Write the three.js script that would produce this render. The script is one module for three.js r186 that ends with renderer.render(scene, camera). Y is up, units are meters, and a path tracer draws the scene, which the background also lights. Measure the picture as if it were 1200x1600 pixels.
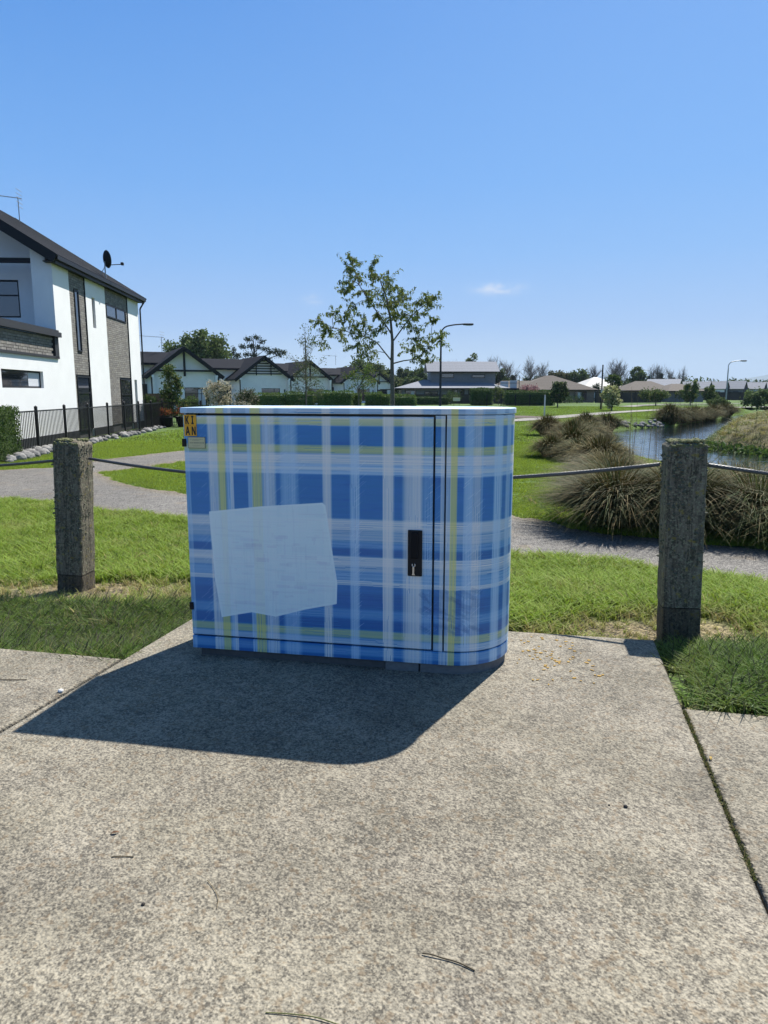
import * as THREE from 'three';
import { mergeGeometries } from 'three/addons/utils/BufferGeometryUtils.js';
import { RoundedBoxGeometry } from 'three/addons/geometries/RoundedBoxGeometry.js';

// ------------------------------------------------------------------ camera, sky, sun, exposure
const scene = new THREE.Scene();
const camera = new THREE.PerspectiveCamera(71.075, 768 / 1024, 0.05, 24000);
camera.position.set(0, 1.45, 0);
camera.rotation.set(-9.5287 * Math.PI / 180, 0, 0);
const EXPOSURE = 1.9;
const SUN = new THREE.Vector3(0.395, 1, -0.659).normalize();

const renderer = new THREE.WebGLRenderer({ antialias: true });
renderer.setSize(768, 1024);
renderer.toneMapping = THREE.LinearToneMapping;
renderer.toneMappingExposure = EXPOSURE;
renderer.shadowMap.enabled = true;

const lerp = (a, b, t) => a + (b - a) * t;
const clamp = (v, a = 0, b = 1) => Math.min(b, Math.max(a, v));
const smooth = (a, b, v) => { const t = clamp((v - a) / (b - a)); return t * t * (3 - 2 * t); };
function rng(seed) { let s = seed >>> 0; return () => { s = (s + 0x6D2B79F5) >>> 0; let t = s; t = Math.imul(t ^ (t >>> 15), t | 1); t ^= t + Math.imul(t ^ (t >>> 7), t | 61); return ((t ^ (t >>> 14)) >>> 0) / 4294967296; }; }
function hash(x, y, s) { let h = Math.imul(x, 374761393) + Math.imul(y, 668265263) + Math.imul(s, 1274126177); h = Math.imul(h ^ (h >>> 13), 1274126177); return ((h ^ (h >>> 16)) >>> 0) / 4294967296; }
function vnoise(x, y, s = 0, p = 0) {          // value noise, periodic with period p when p > 0
  let xi = Math.floor(x), yi = Math.floor(y); const fx = x - xi, fy = y - yi;
  let x1 = xi + 1, y1 = yi + 1;
  if (p) { xi = ((xi % p) + p) % p; yi = ((yi % p) + p) % p; x1 = ((x1 % p) + p) % p; y1 = ((y1 % p) + p) % p; }
  const u = fx * fx * (3 - 2 * fx), v = fy * fy * (3 - 2 * fy);
  return lerp(lerp(hash(xi, yi, s), hash(x1, yi, s), u), lerp(hash(xi, y1, s), hash(x1, y1, s), u), v);
}
function fbm(x, y, s = 0, o = 4) { let a = 0.5, f = 1, r = 0, n = 0; for (let i = 0; i < o; i++) { r += a * vnoise(x * f, y * f, s + i * 17); n += a; a *= 0.5; f *= 2; } return r / n; }

{ // the sky: clear air with two thin wisps of cloud
  const w = 2048, h = 1024, d = new Float32Array(w * h * 4);
  const stops = [[0, 0.60, 0.73, 0.86], [2, 0.50, 0.67, 0.87], [5, 0.335, 0.545, 0.90], [10, 0.215, 0.465, 0.90], [15, 0.145, 0.395, 0.87], [26, 0.062, 0.27, 0.75], [45, 0.052, 0.175, 0.43], [90, 0.04, 0.10, 0.23]];
  const clouds = [[0.1537, 0.1334, 0.026, 0.0055, 0.6], [0.1435, 0.1352, 0.01, 0.0045, 0.6], [-0.0954, 0.1213, 0.012, 0.005, 0.32]];   // azimuth, elevation, extents, strength
  for (let j = 0; j < h; j++) {
    const el = ((j + 0.5) / h - 0.5) * Math.PI, e = el * 180 / Math.PI;
    for (let i = 0; i < w; i++) {
      const az = ((i + 0.5) / w - 0.5) * 2 * Math.PI, X = Math.cos(az) * Math.cos(el), Z = Math.sin(az) * Math.cos(el), Y = Math.sin(el);
      let r, g, b;
      if (e < 0) { r = 0.20; g = 0.23; b = 0.17; }
      else {
        let k = 0; while (k < stops.length - 2 && e > stops[k + 1][0]) k++;
        const A = stops[k], B = stops[k + 1], t = clamp((e - A[0]) / (B[0] - A[0]));
        r = lerp(A[1], B[1], t); g = lerp(A[2], B[2], t); b = lerp(A[3], B[3], t);
        const c = X * SUN.x + Y * SUN.y + Z * SUN.z, ang = Math.acos(clamp(c, -1, 1)) * 180 / Math.PI;
        const halo = 0.27 * Math.exp(-((ang / 34) ** 2)) + 0.5 * Math.exp(-ang / 4.5);
        r += halo * 0.85; g += halo; b += halo;
        for (const q of clouds) {
          let da = Math.atan2(X, -Z) - q[0]; if (da > Math.PI) da -= 2 * Math.PI; if (da < -Math.PI) da += 2 * Math.PI;
          if (Math.abs(da) < 0.09 && Math.abs(el - q[1]) < 0.04) {
            const n = fbm(da * 160 + 40, (el - q[1]) * 320 + 20, 5, 3), m = Math.exp(-((da / q[2]) ** 2) - ((el - q[1]) / q[3]) ** 2) * q[4] * smooth(0.25, 0.7, n) * 1.6;
            r = lerp(r, 0.85, m); g = lerp(g, 0.88, m); b = lerp(b, 0.95, m);
          }
        }
      }
      const o = (j * w + i) * 4; d[o] = r / EXPOSURE; d[o + 1] = g / EXPOSURE; d[o + 2] = b / EXPOSURE; d[o + 3] = 1;
    }
  }
  const t = new THREE.DataTexture(d, w, h, THREE.RGBAFormat, THREE.FloatType);
  t.mapping = THREE.EquirectangularReflectionMapping; t.magFilter = t.minFilter = THREE.LinearFilter; t.needsUpdate = true;
  scene.background = t; scene.environment = t;
}
const sun = new THREE.DirectionalLight(new THREE.Color(1, 0.955, 0.88), 5);
sun.position.copy(SUN).multiplyScalar(120).add(new THREE.Vector3(0, 0, -30)); sun.target.position.set(0, 0, -30);
sun.castShadow = true; sun.shadow.mapSize.set(4096, 4096);
Object.assign(sun.shadow.camera, { left: -60, right: 60, top: 60, bottom: -60, near: 1, far: 300 });
scene.add(sun, sun.target);

// ------------------------------------------------------------------ helpers
const taken = {};
function numbered(name) { const n = taken[name] = (taken[name] ?? -1) + 1; return n ? `${name}_${String(n).padStart(3, '0')}` : name; }
function shadows(o) { o.castShadow = o.receiveShadow = true; return o; }
function part(name, geo, m, parent, label) {
  if (Array.isArray(geo)) geo = geo.length > 1 ? mergeGeometries(geo.map(norm)) : geo[0];
  const o = shadows(new THREE.Mesh(geo, m)); o.name = name; parent.add(o); if (label) o.userData.label = label; return o;
}
function norm(g) { g = g.index ? g.toNonIndexed() : g; for (const k of Object.keys(g.attributes)) if (!['position', 'normal', 'uv'].includes(k)) g.deleteAttribute(k); return g; }
function thing(name, label, category, pos = [0, 0, 0], ry = 0, group) {
  const o = new THREE.Group(); o.name = numbered(name); o.position.set(...pos); o.rotation.y = ry; scene.add(o);
  o.userData = { label, category }; if (group) o.userData.group = group; return o;
}
function single(name, geo, m, label, category, group, pos = [0, 0, 0], ry = 0) {
  if (Array.isArray(geo)) geo = mergeGeometries(geo.map(norm));
  const o = shadows(new THREE.Mesh(geo, m)); o.name = numbered(name); o.position.set(...pos); o.rotation.y = ry; scene.add(o);
  o.userData = { label, category }; if (group) o.userData.group = group; return o;
}
function structure(name, geo, m) {
  if (Array.isArray(geo)) geo = mergeGeometries(geo.map(norm));
  const o = shadows(new THREE.Mesh(geo, m)); o.name = numbered(name); o.userData.kind = 'structure'; scene.add(o); return o;
}
function copyOf(src, label, pos, ry = 0, scale = 1) {
  const c = src.clone(); c.name = numbered(src.name.replace(/_\d{3}$/, '')); c.userData = { ...src.userData, label }; c.position.set(...pos); c.rotation.y = ry;
  if (Array.isArray(scale)) c.scale.set(...scale); else c.scale.setScalar(scale); scene.add(c); return c;
}
function box(w, h, d, x = 0, y = 0, z = 0, ry = 0, rx = 0, rz = 0) { const g = new THREE.BoxGeometry(w, h, d); boxUV(g); if (rx) g.rotateX(rx); if (rz) g.rotateZ(rz); if (ry) g.rotateY(ry); g.translate(x, y, z); return g; }
function rbox(w, h, d, x = 0, y = 0, z = 0, r = 0.01, ry = 0) { const g = new RoundedBoxGeometry(w, h, d, 2, Math.min(r, w / 2.01, h / 2.01, d / 2.01)); boxUV(g); if (ry) g.rotateY(ry); g.translate(x, y, z); return g; }
function span(x0, x1, y0, y1, z0, z1) { return box(x1 - x0, y1 - y0, z1 - z0, (x0 + x1) / 2, (y0 + y1) / 2, (z0 + z1) / 2); }
function boxUV(g) {                            // uv in metres, by the way each face points
  const p = g.attributes.position, n = g.attributes.normal, uv = g.attributes.uv ?? new THREE.BufferAttribute(new Float32Array(p.count * 2), 2);
  for (let i = 0; i < p.count; i++) {
    const ax = Math.abs(n.getX(i)), ay = Math.abs(n.getY(i)), az = Math.abs(n.getZ(i));
    if (ay > ax && ay > az) uv.setXY(i, p.getX(i), p.getZ(i)); else if (ax > az) uv.setXY(i, p.getZ(i), p.getY(i)); else uv.setXY(i, p.getX(i), p.getY(i));
  }
  g.setAttribute('uv', uv); return g;
}
function cyl(r0, r1, h, x = 0, y = 0, z = 0, seg = 10) { const g = new THREE.CylinderGeometry(r1, r0, h, seg); g.translate(x, y + h / 2, z); return g; }
function tube(pts, r, seg = 20, rad = 6) { return new THREE.TubeGeometry(new THREE.CatmullRomCurve3(pts.map(p => new THREE.Vector3(...p))), seg, r, rad, false); }
function bar(a, b, r0, r1 = r0, seg = 6) { const A = new THREE.Vector3(...a), B = new THREE.Vector3(...b), L = A.distanceTo(B), g = new THREE.CylinderGeometry(r1, r0, L, seg, 1); g.translate(0, L / 2, 0); g.applyQuaternion(new THREE.Quaternion().setFromUnitVectors(new THREE.Vector3(0, 1, 0), B.clone().sub(A).normalize())); g.translate(A.x, A.y, A.z); return g; }
function prism(poly, depth) {                  // polygon in x/y, extruded from z = 0 to -depth
  const g = new THREE.ExtrudeGeometry(new THREE.Shape(poly.map(([x, y]) => new THREE.Vector2(x, y))), { depth, bevelEnabled: false }); g.translate(0, 0, -depth); return boxUV(g);
}
const lin = (r, g, b) => new THREE.Color().setRGB(r, g, b);
function mat(r, g, b, rough = 0.8, extra = {}) { return new THREE.MeshPhysicalMaterial({ color: lin(r, g, b), roughness: rough, ...extra }); }
function tex(size, fn, metres, srgb = true) {  // fn(u, v, i, j) -> [r, g, b] linear 0..1
  const d = new Uint8Array(size * size * 4); const enc = v => { v = clamp(v); return 255 * (srgb ? (v <= 0.0031308 ? v * 12.92 : 1.055 * v ** (1 / 2.4) - 0.055) : v); };
  for (let j = 0; j < size; j++) for (let i = 0; i < size; i++) { const c = fn(i / size, j / size, i, j), o = (j * size + i) * 4; d[o] = enc(c[0]); d[o + 1] = enc(c[1]); d[o + 2] = enc(c[2]); d[o + 3] = 255; }
  const t = new THREE.DataTexture(d, size, size); t.wrapS = t.wrapT = THREE.RepeatWrapping; t.magFilter = THREE.LinearFilter; t.minFilter = THREE.LinearMipmapLinearFilter; t.generateMipmaps = true;
  if (srgb) t.colorSpace = THREE.SRGBColorSpace; t.repeat.set(1 / metres, 1 / metres); t.needsUpdate = true; return t;
}
function grey(v) { return [v, v, v]; }
const pn = (u, v, f, s) => vnoise(u * f, v * f, s, f);          // periodic noise
function pf(u, v, f, s, o = 3) { let a = 0.5, r = 0, n = 0; for (let i = 0; i < o; i++) { r += a * pn(u, v, f, s + i * 7); n += a; a *= 0.55; f *= 2; } return r / n; }
function inPoly(x, z, P) { let c = false; for (let i = 0, j = P.length - 1; i < P.length; j = i++) { const [a, b] = P[i], [d, e] = P[j]; if ((b > z) !== (e > z) && x < (d - a) * (z - b) / (e - b) + a) c = !c; } return c; }
function edgeDist(x, z, P) { let m = 1e9; for (let i = 0, j = P.length - 1; i < P.length; j = i++) { const [a, b] = P[j], [d, e] = P[i], t = clamp(((x - a) * (d - a) + (z - b) * (e - b)) / ((d - a) ** 2 + (e - b) ** 2)); m = Math.min(m, Math.hypot(x - a - t * (d - a), z - b - t * (e - b))); } return m; }

// ------------------------------------------------------------------ materials
const T = {};
T.concrete = tex(2048, (u, v) => {
  const a = pf(u, v, 330, 1, 2), b = pf(u, v, 640, 9, 2), c = pf(u, v, 90, 21, 3), e = pf(u, v, 14, 31, 3), s = pn(u, v, 1024, 41);
  let k = clamp(0.5 + (a - 0.5) * 1.15 + (b - 0.5) * 1.05 + (c - 0.5) * 0.55 + (e - 0.5) * 0.4 + (s - 0.5) * 0.45);
  const br = smooth(0.62, 0.8, pf(u, v, 150, 51, 2)) * 0.45;
  let r = lerp(0.072, 0.306, k), g = lerp(0.064, 0.276, k), bl = lerp(0.050, 0.216, k);
  r = lerp(r, 0.16, br); g = lerp(g, 0.112, br); bl = lerp(bl, 0.064, br);
  return [r, g, bl];
}, 2.6);
T.concreteBump = tex(1024, (u, v) => grey(clamp(0.5 + (pf(u, v, 330, 1, 2) - 0.5) * 1.1 + (pf(u, v, 512, 9, 1) - 0.5) * 0.8)), 2.6, false);
T.gravel = tex(1024, (u, v) => { const a = pn(u, v, 150, 3), b = pn(u, v, 260, 13), c = pf(u, v, 14, 23, 3), k = clamp(0.5 + (a - 0.5) * 1.3 + (b - 0.5) * 1.2 + (c - 0.5) * 0.5); const w = smooth(0.6, 0.85, pf(u, v, 5, 77, 3)); return [lerp(0.06, 0.255, k) * (1 + 0.10 * w), lerp(0.057, 0.24, k), lerp(0.054, 0.215, k) * (1 - 0.12 * w)]; }, 1.7);
T.gravelBump = tex(1024, (u, v) => grey(clamp(0.5 + (pn(u, v, 150, 3) - 0.5) * 1.0 + (pn(u, v, 260, 13) - 0.5) * 0.9)), 1.7, false);
T.turf = tex(1024, (u, v) => { const a = pn(u, v, 260, 4), b = pf(u, v, 60, 14, 3), c = pf(u, v, 9, 24, 3), k = clamp(0.55 + (a - 0.5) * 0.9 + (b - 0.5) * 0.7 + (c - 0.5) * 0.5); return [k * 0.95, k, k * 0.9]; }, 2.3);
T.turfBump = tex(512, (u, v) => grey(clamp(0.5 + (pn(u, v, 130, 4) - 0.5) + (pf(u, v, 30, 14, 2) - 0.5))), 2.3, false);
T.plaster = tex(512, (u, v) => grey(0.93 + (pf(u, v, 6, 3, 4) - 0.5) * 0.10 + (pn(u, v, 200, 8) - 0.5) * 0.05), 3);
T.plasterBump = tex(512, (u, v) => grey(pf(u, v, 90, 5, 3)), 1.5, false);
T.noise = tex(512, (u, v) => grey(clamp(0.8 + (pf(u, v, 8, 6, 4) - 0.5) * 0.5 + (pn(u, v, 160, 9) - 0.5) * 0.22)), 1.0);
T.bark = tex(512, (u, v) => { const k = clamp(0.5 + (pf(u, v, 12, 2, 3) - 0.5) * 0.8 + (vnoise(u * 90, v * 12, 6) - 0.5) * 0.8); return [lerp(0.05, 0.20, k), lerp(0.045, 0.175, k), lerp(0.035, 0.14, k)]; }, 0.5);
T.wood = tex(1024, (u, v) => {                 // old grey timber with lichen spots
  const g = vnoise(u * 70 + vnoise(u * 8, v * 3, 4) * 3, v * 5, 3), f = pn(u, v, 220, 6), c = pf(u, v, 10, 9, 3); let k = clamp(0.45 + (g - 0.5) * 0.75 + (f - 0.5) * 0.6 + (c - 0.5) * 0.5);
  let r = lerp(0.06, 0.29, k), gg = lerp(0.055, 0.275, k), b = lerp(0.045, 0.235, k);
  const l = smooth(0.60, 0.72, pf(u, v, 55, 31, 2)); r = lerp(r, 0.30, l * 0.7); gg = lerp(gg, 0.33, l * 0.7); b = lerp(b, 0.25, l * 0.7);
  const y = smooth(0.68, 0.76, pf(u, v, 14, 61, 4)); r = lerp(r, 0.30, y * 0.6); gg = lerp(gg, 0.26, y * 0.6); b = lerp(b, 0.05, y * 0.6);
  const dk = smooth(0.62, 0.74, pf(u, v, 30, 91, 3)); r = lerp(r, 0.045, dk * 0.7); gg = lerp(gg, 0.05, dk * 0.7); b = lerp(b, 0.035, dk * 0.7);
  return [r, gg, b];
}, 0.55);
T.woodBump = tex(512, (u, v) => grey(clamp(vnoise(u * 70 + vnoise(u * 8, v * 3, 4) * 3, v * 5, 3) * 0.6 + pn(u, v, 110, 6) * 0.5)), 0.55, false);
T.ripple = tex(1024, (u, v) => { let k = 0; for (const [f, g, s, a] of [[9, 26, 3, 0.5], [22, 60, 5, 0.3], [50, 120, 8, 0.2]]) k += a * lerp(hashP(u, v, f, g, s), 0.5, 0); return grey(k); }, 7, false);
function hashP(u, v, f, g, s) { const x = u * f, y = v * g, xi = Math.floor(x), yi = Math.floor(y), fx = x - xi, fy = y - yi, a = fx * fx * (3 - 2 * fx), b = fy * fy * (3 - 2 * fy), H = (i, j) => hash(((i % f) + f) % f, ((j % g) + g) % g, s); return lerp(lerp(H(xi, yi), H(xi + 1, yi), a), lerp(H(xi, yi + 1), H(xi + 1, yi + 1), a), b); }

const M = {
  concrete: new THREE.MeshStandardMaterial({ map: T.concrete, bumpMap: T.concreteBump, bumpScale: 0.0035, roughness: 0.92, vertexColors: true }),
  gravel: new THREE.MeshStandardMaterial({ map: T.gravel, bumpMap: T.gravelBump, bumpScale: 0.012, roughness: 0.95, vertexColors: true }),
  ground: new THREE.MeshStandardMaterial({ map: T.turf, bumpMap: T.turfBump, bumpScale: 0.02, roughness: 1, vertexColors: true }),
  path: new THREE.MeshStandardMaterial({ color: lin(0.26, 0.245, 0.215), map: T.noise, roughness: 0.95 }),
  plaster: new THREE.MeshStandardMaterial({ color: lin(0.80, 0.80, 0.79), map: T.plaster, bumpMap: T.plasterBump, bumpScale: 0.004, roughness: 0.9 }),
  farWhite: new THREE.MeshStandardMaterial({ color: lin(0.84, 0.84, 0.83), map: T.plaster, roughness: 0.9 }),
  black: mat(0.009, 0.0095, 0.011, 0.5, { specularIntensity: 0.5 }), blackMatte: mat(0.012, 0.012, 0.013, 0.8), charcoal: mat(0.03, 0.031, 0.035, 0.6, { specularIntensity: 0.5 }),
  tile: mat(0.011, 0.013, 0.020, 0.9, { map: T.noise, specularIntensity: 0.2 }),
  roofGrey: mat(0.235, 0.25, 0.285, 0.8, { map: T.noise, specularIntensity: 0.4 }),
  roofBrown: mat(0.15, 0.13, 0.112, 0.9, { map: T.noise, specularIntensity: 0.3 }),
  roofPale: new THREE.MeshStandardMaterial({ color: lin(0.52, 0.51, 0.48), map: T.noise, roughness: 0.7 }),
  clad: new THREE.MeshStandardMaterial({ color: lin(0.20, 0.20, 0.205), map: T.noise, roughness: 0.8 }),
  brickFar: new THREE.MeshStandardMaterial({ color: lin(0.26, 0.20, 0.16), map: T.noise, roughness: 0.9 }),
  mortar: new THREE.MeshStandardMaterial({ color: lin(0.10, 0.10, 0.10), map: T.noise, roughness: 0.95 }),
  glass: mat(0.02, 0.024, 0.03, 0.03, { specularIntensity: 1, ior: 2.1 }),
  curtain: mat(0.5, 0.52, 0.55, 0.9),
  fence: mat(0.01, 0.0105, 0.012, 0.5, { specularIntensity: 0.5 }), paling: new THREE.MeshStandardMaterial({ color: lin(0.055, 0.045, 0.038), map: T.noise, roughness: 0.95 }),
  wood: new THREE.MeshStandardMaterial({ color: lin(0.80, 0.72, 0.60), map: T.wood, bumpMap: T.woodBump, bumpScale: 0.005, roughness: 0.95 }),
  moss: new THREE.MeshStandardMaterial({ color: lin(0.17, 0.175, 0.075), map: T.noise, roughness: 1 }),
  lichen: new THREE.MeshStandardMaterial({ color: lin(0.11, 0.115, 0.08), map: T.noise, roughness: 1 }),
  rope: mat(0.10, 0.10, 0.102, 0.5, { metalness: 0.5 }),
  bark: new THREE.MeshStandardMaterial({ map: T.bark, roughness: 0.95 }), barkGrey: new THREE.MeshStandardMaterial({ color: lin(0.13, 0.115, 0.1), map: T.noise, roughness: 0.95 }),
  water: mat(0.012, 0.018, 0.018, 0.06, { ior: 1.33, bumpMap: T.ripple, bumpScale: 0.014 }),
  stone: [mat(0.24, 0.235, 0.225, 0.9, { map: T.noise }), mat(0.17, 0.165, 0.16, 0.9, { map: T.noise }), mat(0.30, 0.29, 0.275, 0.9, { map: T.noise })],
  steel: mat(0.55, 0.56, 0.58, 0.3, { metalness: 1 }), galv: mat(0.3, 0.31, 0.32, 0.5, { metalness: 0.6 }),
  bricks: [[0.23, 0.215, 0.195], [0.28, 0.265, 0.24], [0.20, 0.185, 0.17], [0.25, 0.23, 0.20]].map(c => new THREE.MeshStandardMaterial({ color: lin(...c), map: T.noise, roughness: 0.9 })),
};
function leafMat(t = 0.35) { return new THREE.MeshPhysicalMaterial({ vertexColors: true, roughness: 0.85, transmission: t, thickness: 0, side: THREE.DoubleSide, specularIntensity: 0.35 }); }
M.leaf = leafMat(0.4); M.leafFar = leafMat(0.4);
M.grass = leafMat(0.45); M.sedge = leafMat(0.2);

// ------------------------------------------------------------------ the ground
const RIVER = [[20, -3], [14, -8.5], [10.6, -14], [8.8, -20], [8.6, -27], [9.6, -33], [11.5, -39], [14.6, -44.5], [17.2, -47.2], [19.6, -48.9], [24.3, -56], [30.7, -65.4], [38, -76], [48, -88], [54, -84], [45, -74], [35.3, -66], [28.4, -56], [20.8, -45], [15.7, -35.5], [13.9, -31], [14.6, -27], [17.0, -23], [21, -17], [27, -10], [32, -3]];
const RIGHTBANK = [[35.3, -66], [28.4, -56], [20.8, -45], [15.7, -35.5], [13.9, -31], [14.6, -27], [17.0, -23], [21, -17], [27, -10], [60, -10], [70, -66]];
const GRAVEL = [[8, -4.1], [3.6, -6.5], [2.42, -7.5], [1.44, -7.85], [-0.7, -9.0], [-2.82, -10.15], [-4.44, -11.0], [-5.58, -11.85], [-6.62, -12.2], [-11, -13.4], [-11, -16.6], [-9.15, -17.0], [-8.3, -17.7], [-7.8, -19.8], [-6.4, -22.9], [-4.2, -27], [-1.5, -31.5], [0.4, -31], [-2.2, -26.5], [-4.3, -22], [-5.3, -19.1], [-6.5, -16.4], [-5.2, -14.4], [-3.64, -13.0], [-0.5, -11.9], [1.94, -10.7], [2.7, -9.6], [3.5, -8.9], [5.2, -8.0], [9, -6.0]];
const LL = z => -1.25 - 0.2595 * (z + 4.49), LR = z => 1.59 - 0.2283 * (z + 4.01);     // the pad's two long edges
const LF = x => -3.77 + 0.217 * (x + 1.48);                                             // the far edge of the footpath
const PADBACK = x => -4.23 + 0.195 * (x - 0.79);
function nearHeight(z) { return -0.03 - 0.2 * smooth(0, 1, (-3.3 - z) / 1.5) - 0.17 * smooth(0, 1, (-4.9 - z) / 3); }
function height(x, z) {
  let y = nearHeight(z);
  if (z < -3.5) y += (fbm(x * 0.9, z * 0.9, 3, 3) - 0.5) * 0.05 * smooth(-3.5, -5, z);
  if (x > 2 && x < 80 && z < 2 && z > -110) {
    const ins = inPoly(x, z, RIVER), d = edgeDist(x, z, RIVER) * (ins ? 1 : -1);
    const t = smooth(-1.7, 1.0, d); y = lerp(y, -1.5, t);
    if (!ins && inPoly(x, z, RIGHTBANK)) y += smooth(0.1, 2.6, -d) * (0.42 + 0.30 * fbm(x * 0.8, z * 0.8, 9, 3));
  }
  return y;
}
function onSlab(x, z) { if (z > LF(x)) return true; return x > LL(z) && x < LR(z) && z > PADBACK(x); }
function soilness(x, z) {
  let s = 0; const n = fbm(x * 3, z * 3, 11, 4);
  if (z < -3.4 && z > -6.5) {
    const back = PADBACK(x) - z; if (x > -1.6 && x < 1.9 && back > -0.2) s = Math.max(s, 1 - smooth(0.42, 0.95, back + (n - 0.5) * 0.9));
    s = Math.max(s, 1 - smooth(0.28, 0.75, Math.hypot((x - 2.02) * 0.7, z + 4.68) + (n - 0.5) * 0.6));
    s = Math.max(s, 1 - smooth(0.3, 0.85, Math.hypot((x + 2.62) * 0.8, z + 6.05) + (n - 0.5) * 0.7));
    if (x < -1) s = Math.max(s, 0.75 * (1 - smooth(0.15, 0.85, Math.abs(z + 5.95 + (n - 0.5) * 0.7))));
  }
  if (z > -3.9 && x > 1.3 && x < 3) s = Math.max(s, 1 - smooth(0.02, 0.16, Math.abs(z - LF(x)) + (n - 0.5) * 0.1));
  return clamp(s);
}
function axis(list) { const o = []; for (const [a, b, s] of list) { const n = Math.max(1, Math.round(Math.abs(b - a) / s)); for (let i = 0; i < n; i++) o.push(lerp(a, b, i / n)); } o.push(list[list.length - 1][1]); return o; }
{
  const xs = axis([[-2500, -600, 500], [-600, -120, 60], [-120, -30, 8], [-30, -8, 0.7], [-8, -3, 0.14], [-3, 3.5, 0.06], [3.5, 8, 0.16], [8, 40, 0.34], [40, 120, 4], [120, 600, 60], [600, 2500, 500]]);
  const zs = axis([[12, 0, 2], [0, -2.8, 0.4], [-2.8, -8, 0.06], [-8, -32, 0.22], [-32, -72, 0.45], [-72, -120, 3], [-120, -600, 40], [-600, -4500, 600]]);
  const P = [], C = [], UV = [], I = [], nx = xs.length;
  for (const z of zs) for (const x of xs) {
    P.push(x, height(x, z), z); UV.push(x, z);
    const n = fbm(x * 0.25, z * 0.25, 5, 4), n2 = fbm(x * 1.7, z * 1.7, 15, 3);
    let c = [0.115 * (0.75 + n * 0.5), 0.20 * (0.8 + n * 0.4), 0.024];
    if (x > 12 && z < -5 && z > -90 && inPoly(x, z, RIGHTBANK)) { const d = edgeDist(x, z, RIVER), t = 1 - smooth(2.5, 8, d + (n2 - 0.5) * 3); c = [lerp(c[0], 0.20, t), lerp(c[1], 0.165, t), lerp(c[2], 0.065, t)]; }
    const s = soilness(x, z); if (s > 0) { c = [lerp(c[0], 0.30 * (0.7 + n2 * 0.6), s), lerp(c[1], 0.225 * (0.7 + n2 * 0.6), s), lerp(c[2], 0.13 * (0.7 + n2 * 0.6), s)]; }
    if (onSlab(x, z)) c = [0.16, 0.125, 0.08];
    C.push(...c);
  }
  for (let j = 0; j < zs.length - 1; j++) for (let i = 0; i < nx - 1; i++) { const a = j * nx + i, b = a + 1, c = a + nx, d = c + 1; I.push(a, b, c, b, d, c); }
  const g = new THREE.BufferGeometry(); g.setAttribute('position', new THREE.Float32BufferAttribute(P, 3)); g.setAttribute('color', new THREE.Float32BufferAttribute(C, 3)); g.setAttribute('uv', new THREE.Float32BufferAttribute(UV, 2)); g.setIndex(I); g.computeVertexNormals();
  const o = shadows(new THREE.Mesh(g, M.ground)); o.name = 'ground'; o.userData.kind = 'structure'; scene.add(o);
}
function patch(inside, x0, x1, z0, z1, st, lift, colour) {      // a sheet of small cells over the ground
  const nx = Math.round((x1 - x0) / st), nz = Math.round((z1 - z0) / st), P = [], UV = [], C = [], I = [], id = new Map();
  const ok = (i, j) => inside(x0 + (i + 0.5) * st, z0 + (j + 0.5) * st);
  const vtx = (i, j) => { const k = i * 100000 + j; if (id.has(k)) return id.get(k); const rim = !(ok(i, j) && ok(i - 1, j) && ok(i, j - 1) && ok(i - 1, j - 1)); const x = x0 + i * st + (hash(i, j, 1) - 0.5) * st * 0.6, z = z0 + j * st + (hash(i, j, 2) - 0.5) * st * 0.6; P.push(x, height(x, z) + (rim ? -0.03 : lift), z); UV.push(x, z); C.push(...colour(x, z)); id.set(k, P.length / 3 - 1); return P.length / 3 - 1; };
  for (let i = 0; i < nx; i++) for (let j = 0; j < nz; j++) if (inside(x0 + (i + 0.5) * st, z0 + (j + 0.5) * st)) { const a = vtx(i, j), b = vtx(i + 1, j), c = vtx(i, j + 1), d = vtx(i + 1, j + 1); I.push(a, c, b, b, c, d); }
  const g = new THREE.BufferGeometry(); g.setAttribute('position', new THREE.Float32BufferAttribute(P, 3)); g.setAttribute('uv', new THREE.Float32BufferAttribute(UV, 2)); g.setAttribute('color', new THREE.Float32BufferAttribute(C, 3)); g.setIndex(I); g.computeVertexNormals(); return g;
}
const wob = (x, z) => (fbm(x * 3.1, z * 3.1, 33, 3) - 0.5) * 0.24;
const onGravel = (x, z) => inPoly(x + wob(x, z), z + wob(z + 9, x), GRAVEL);
structure('gravel_path', patch(onGravel, -11.5, 9, -32, -4, 0.06, 0.012, (x, z) => { const n = fbm(x * 0.8, z * 0.8, 44, 4), e = 1 - smooth(0.05, 0.5, edgeDist(x, z, GRAVEL)); const k = 0.74 + n * 0.42; return [k * lerp(1, 1.12, e), k, k * lerp(1, 0.78, e)]; }), M.gravel);
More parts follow.
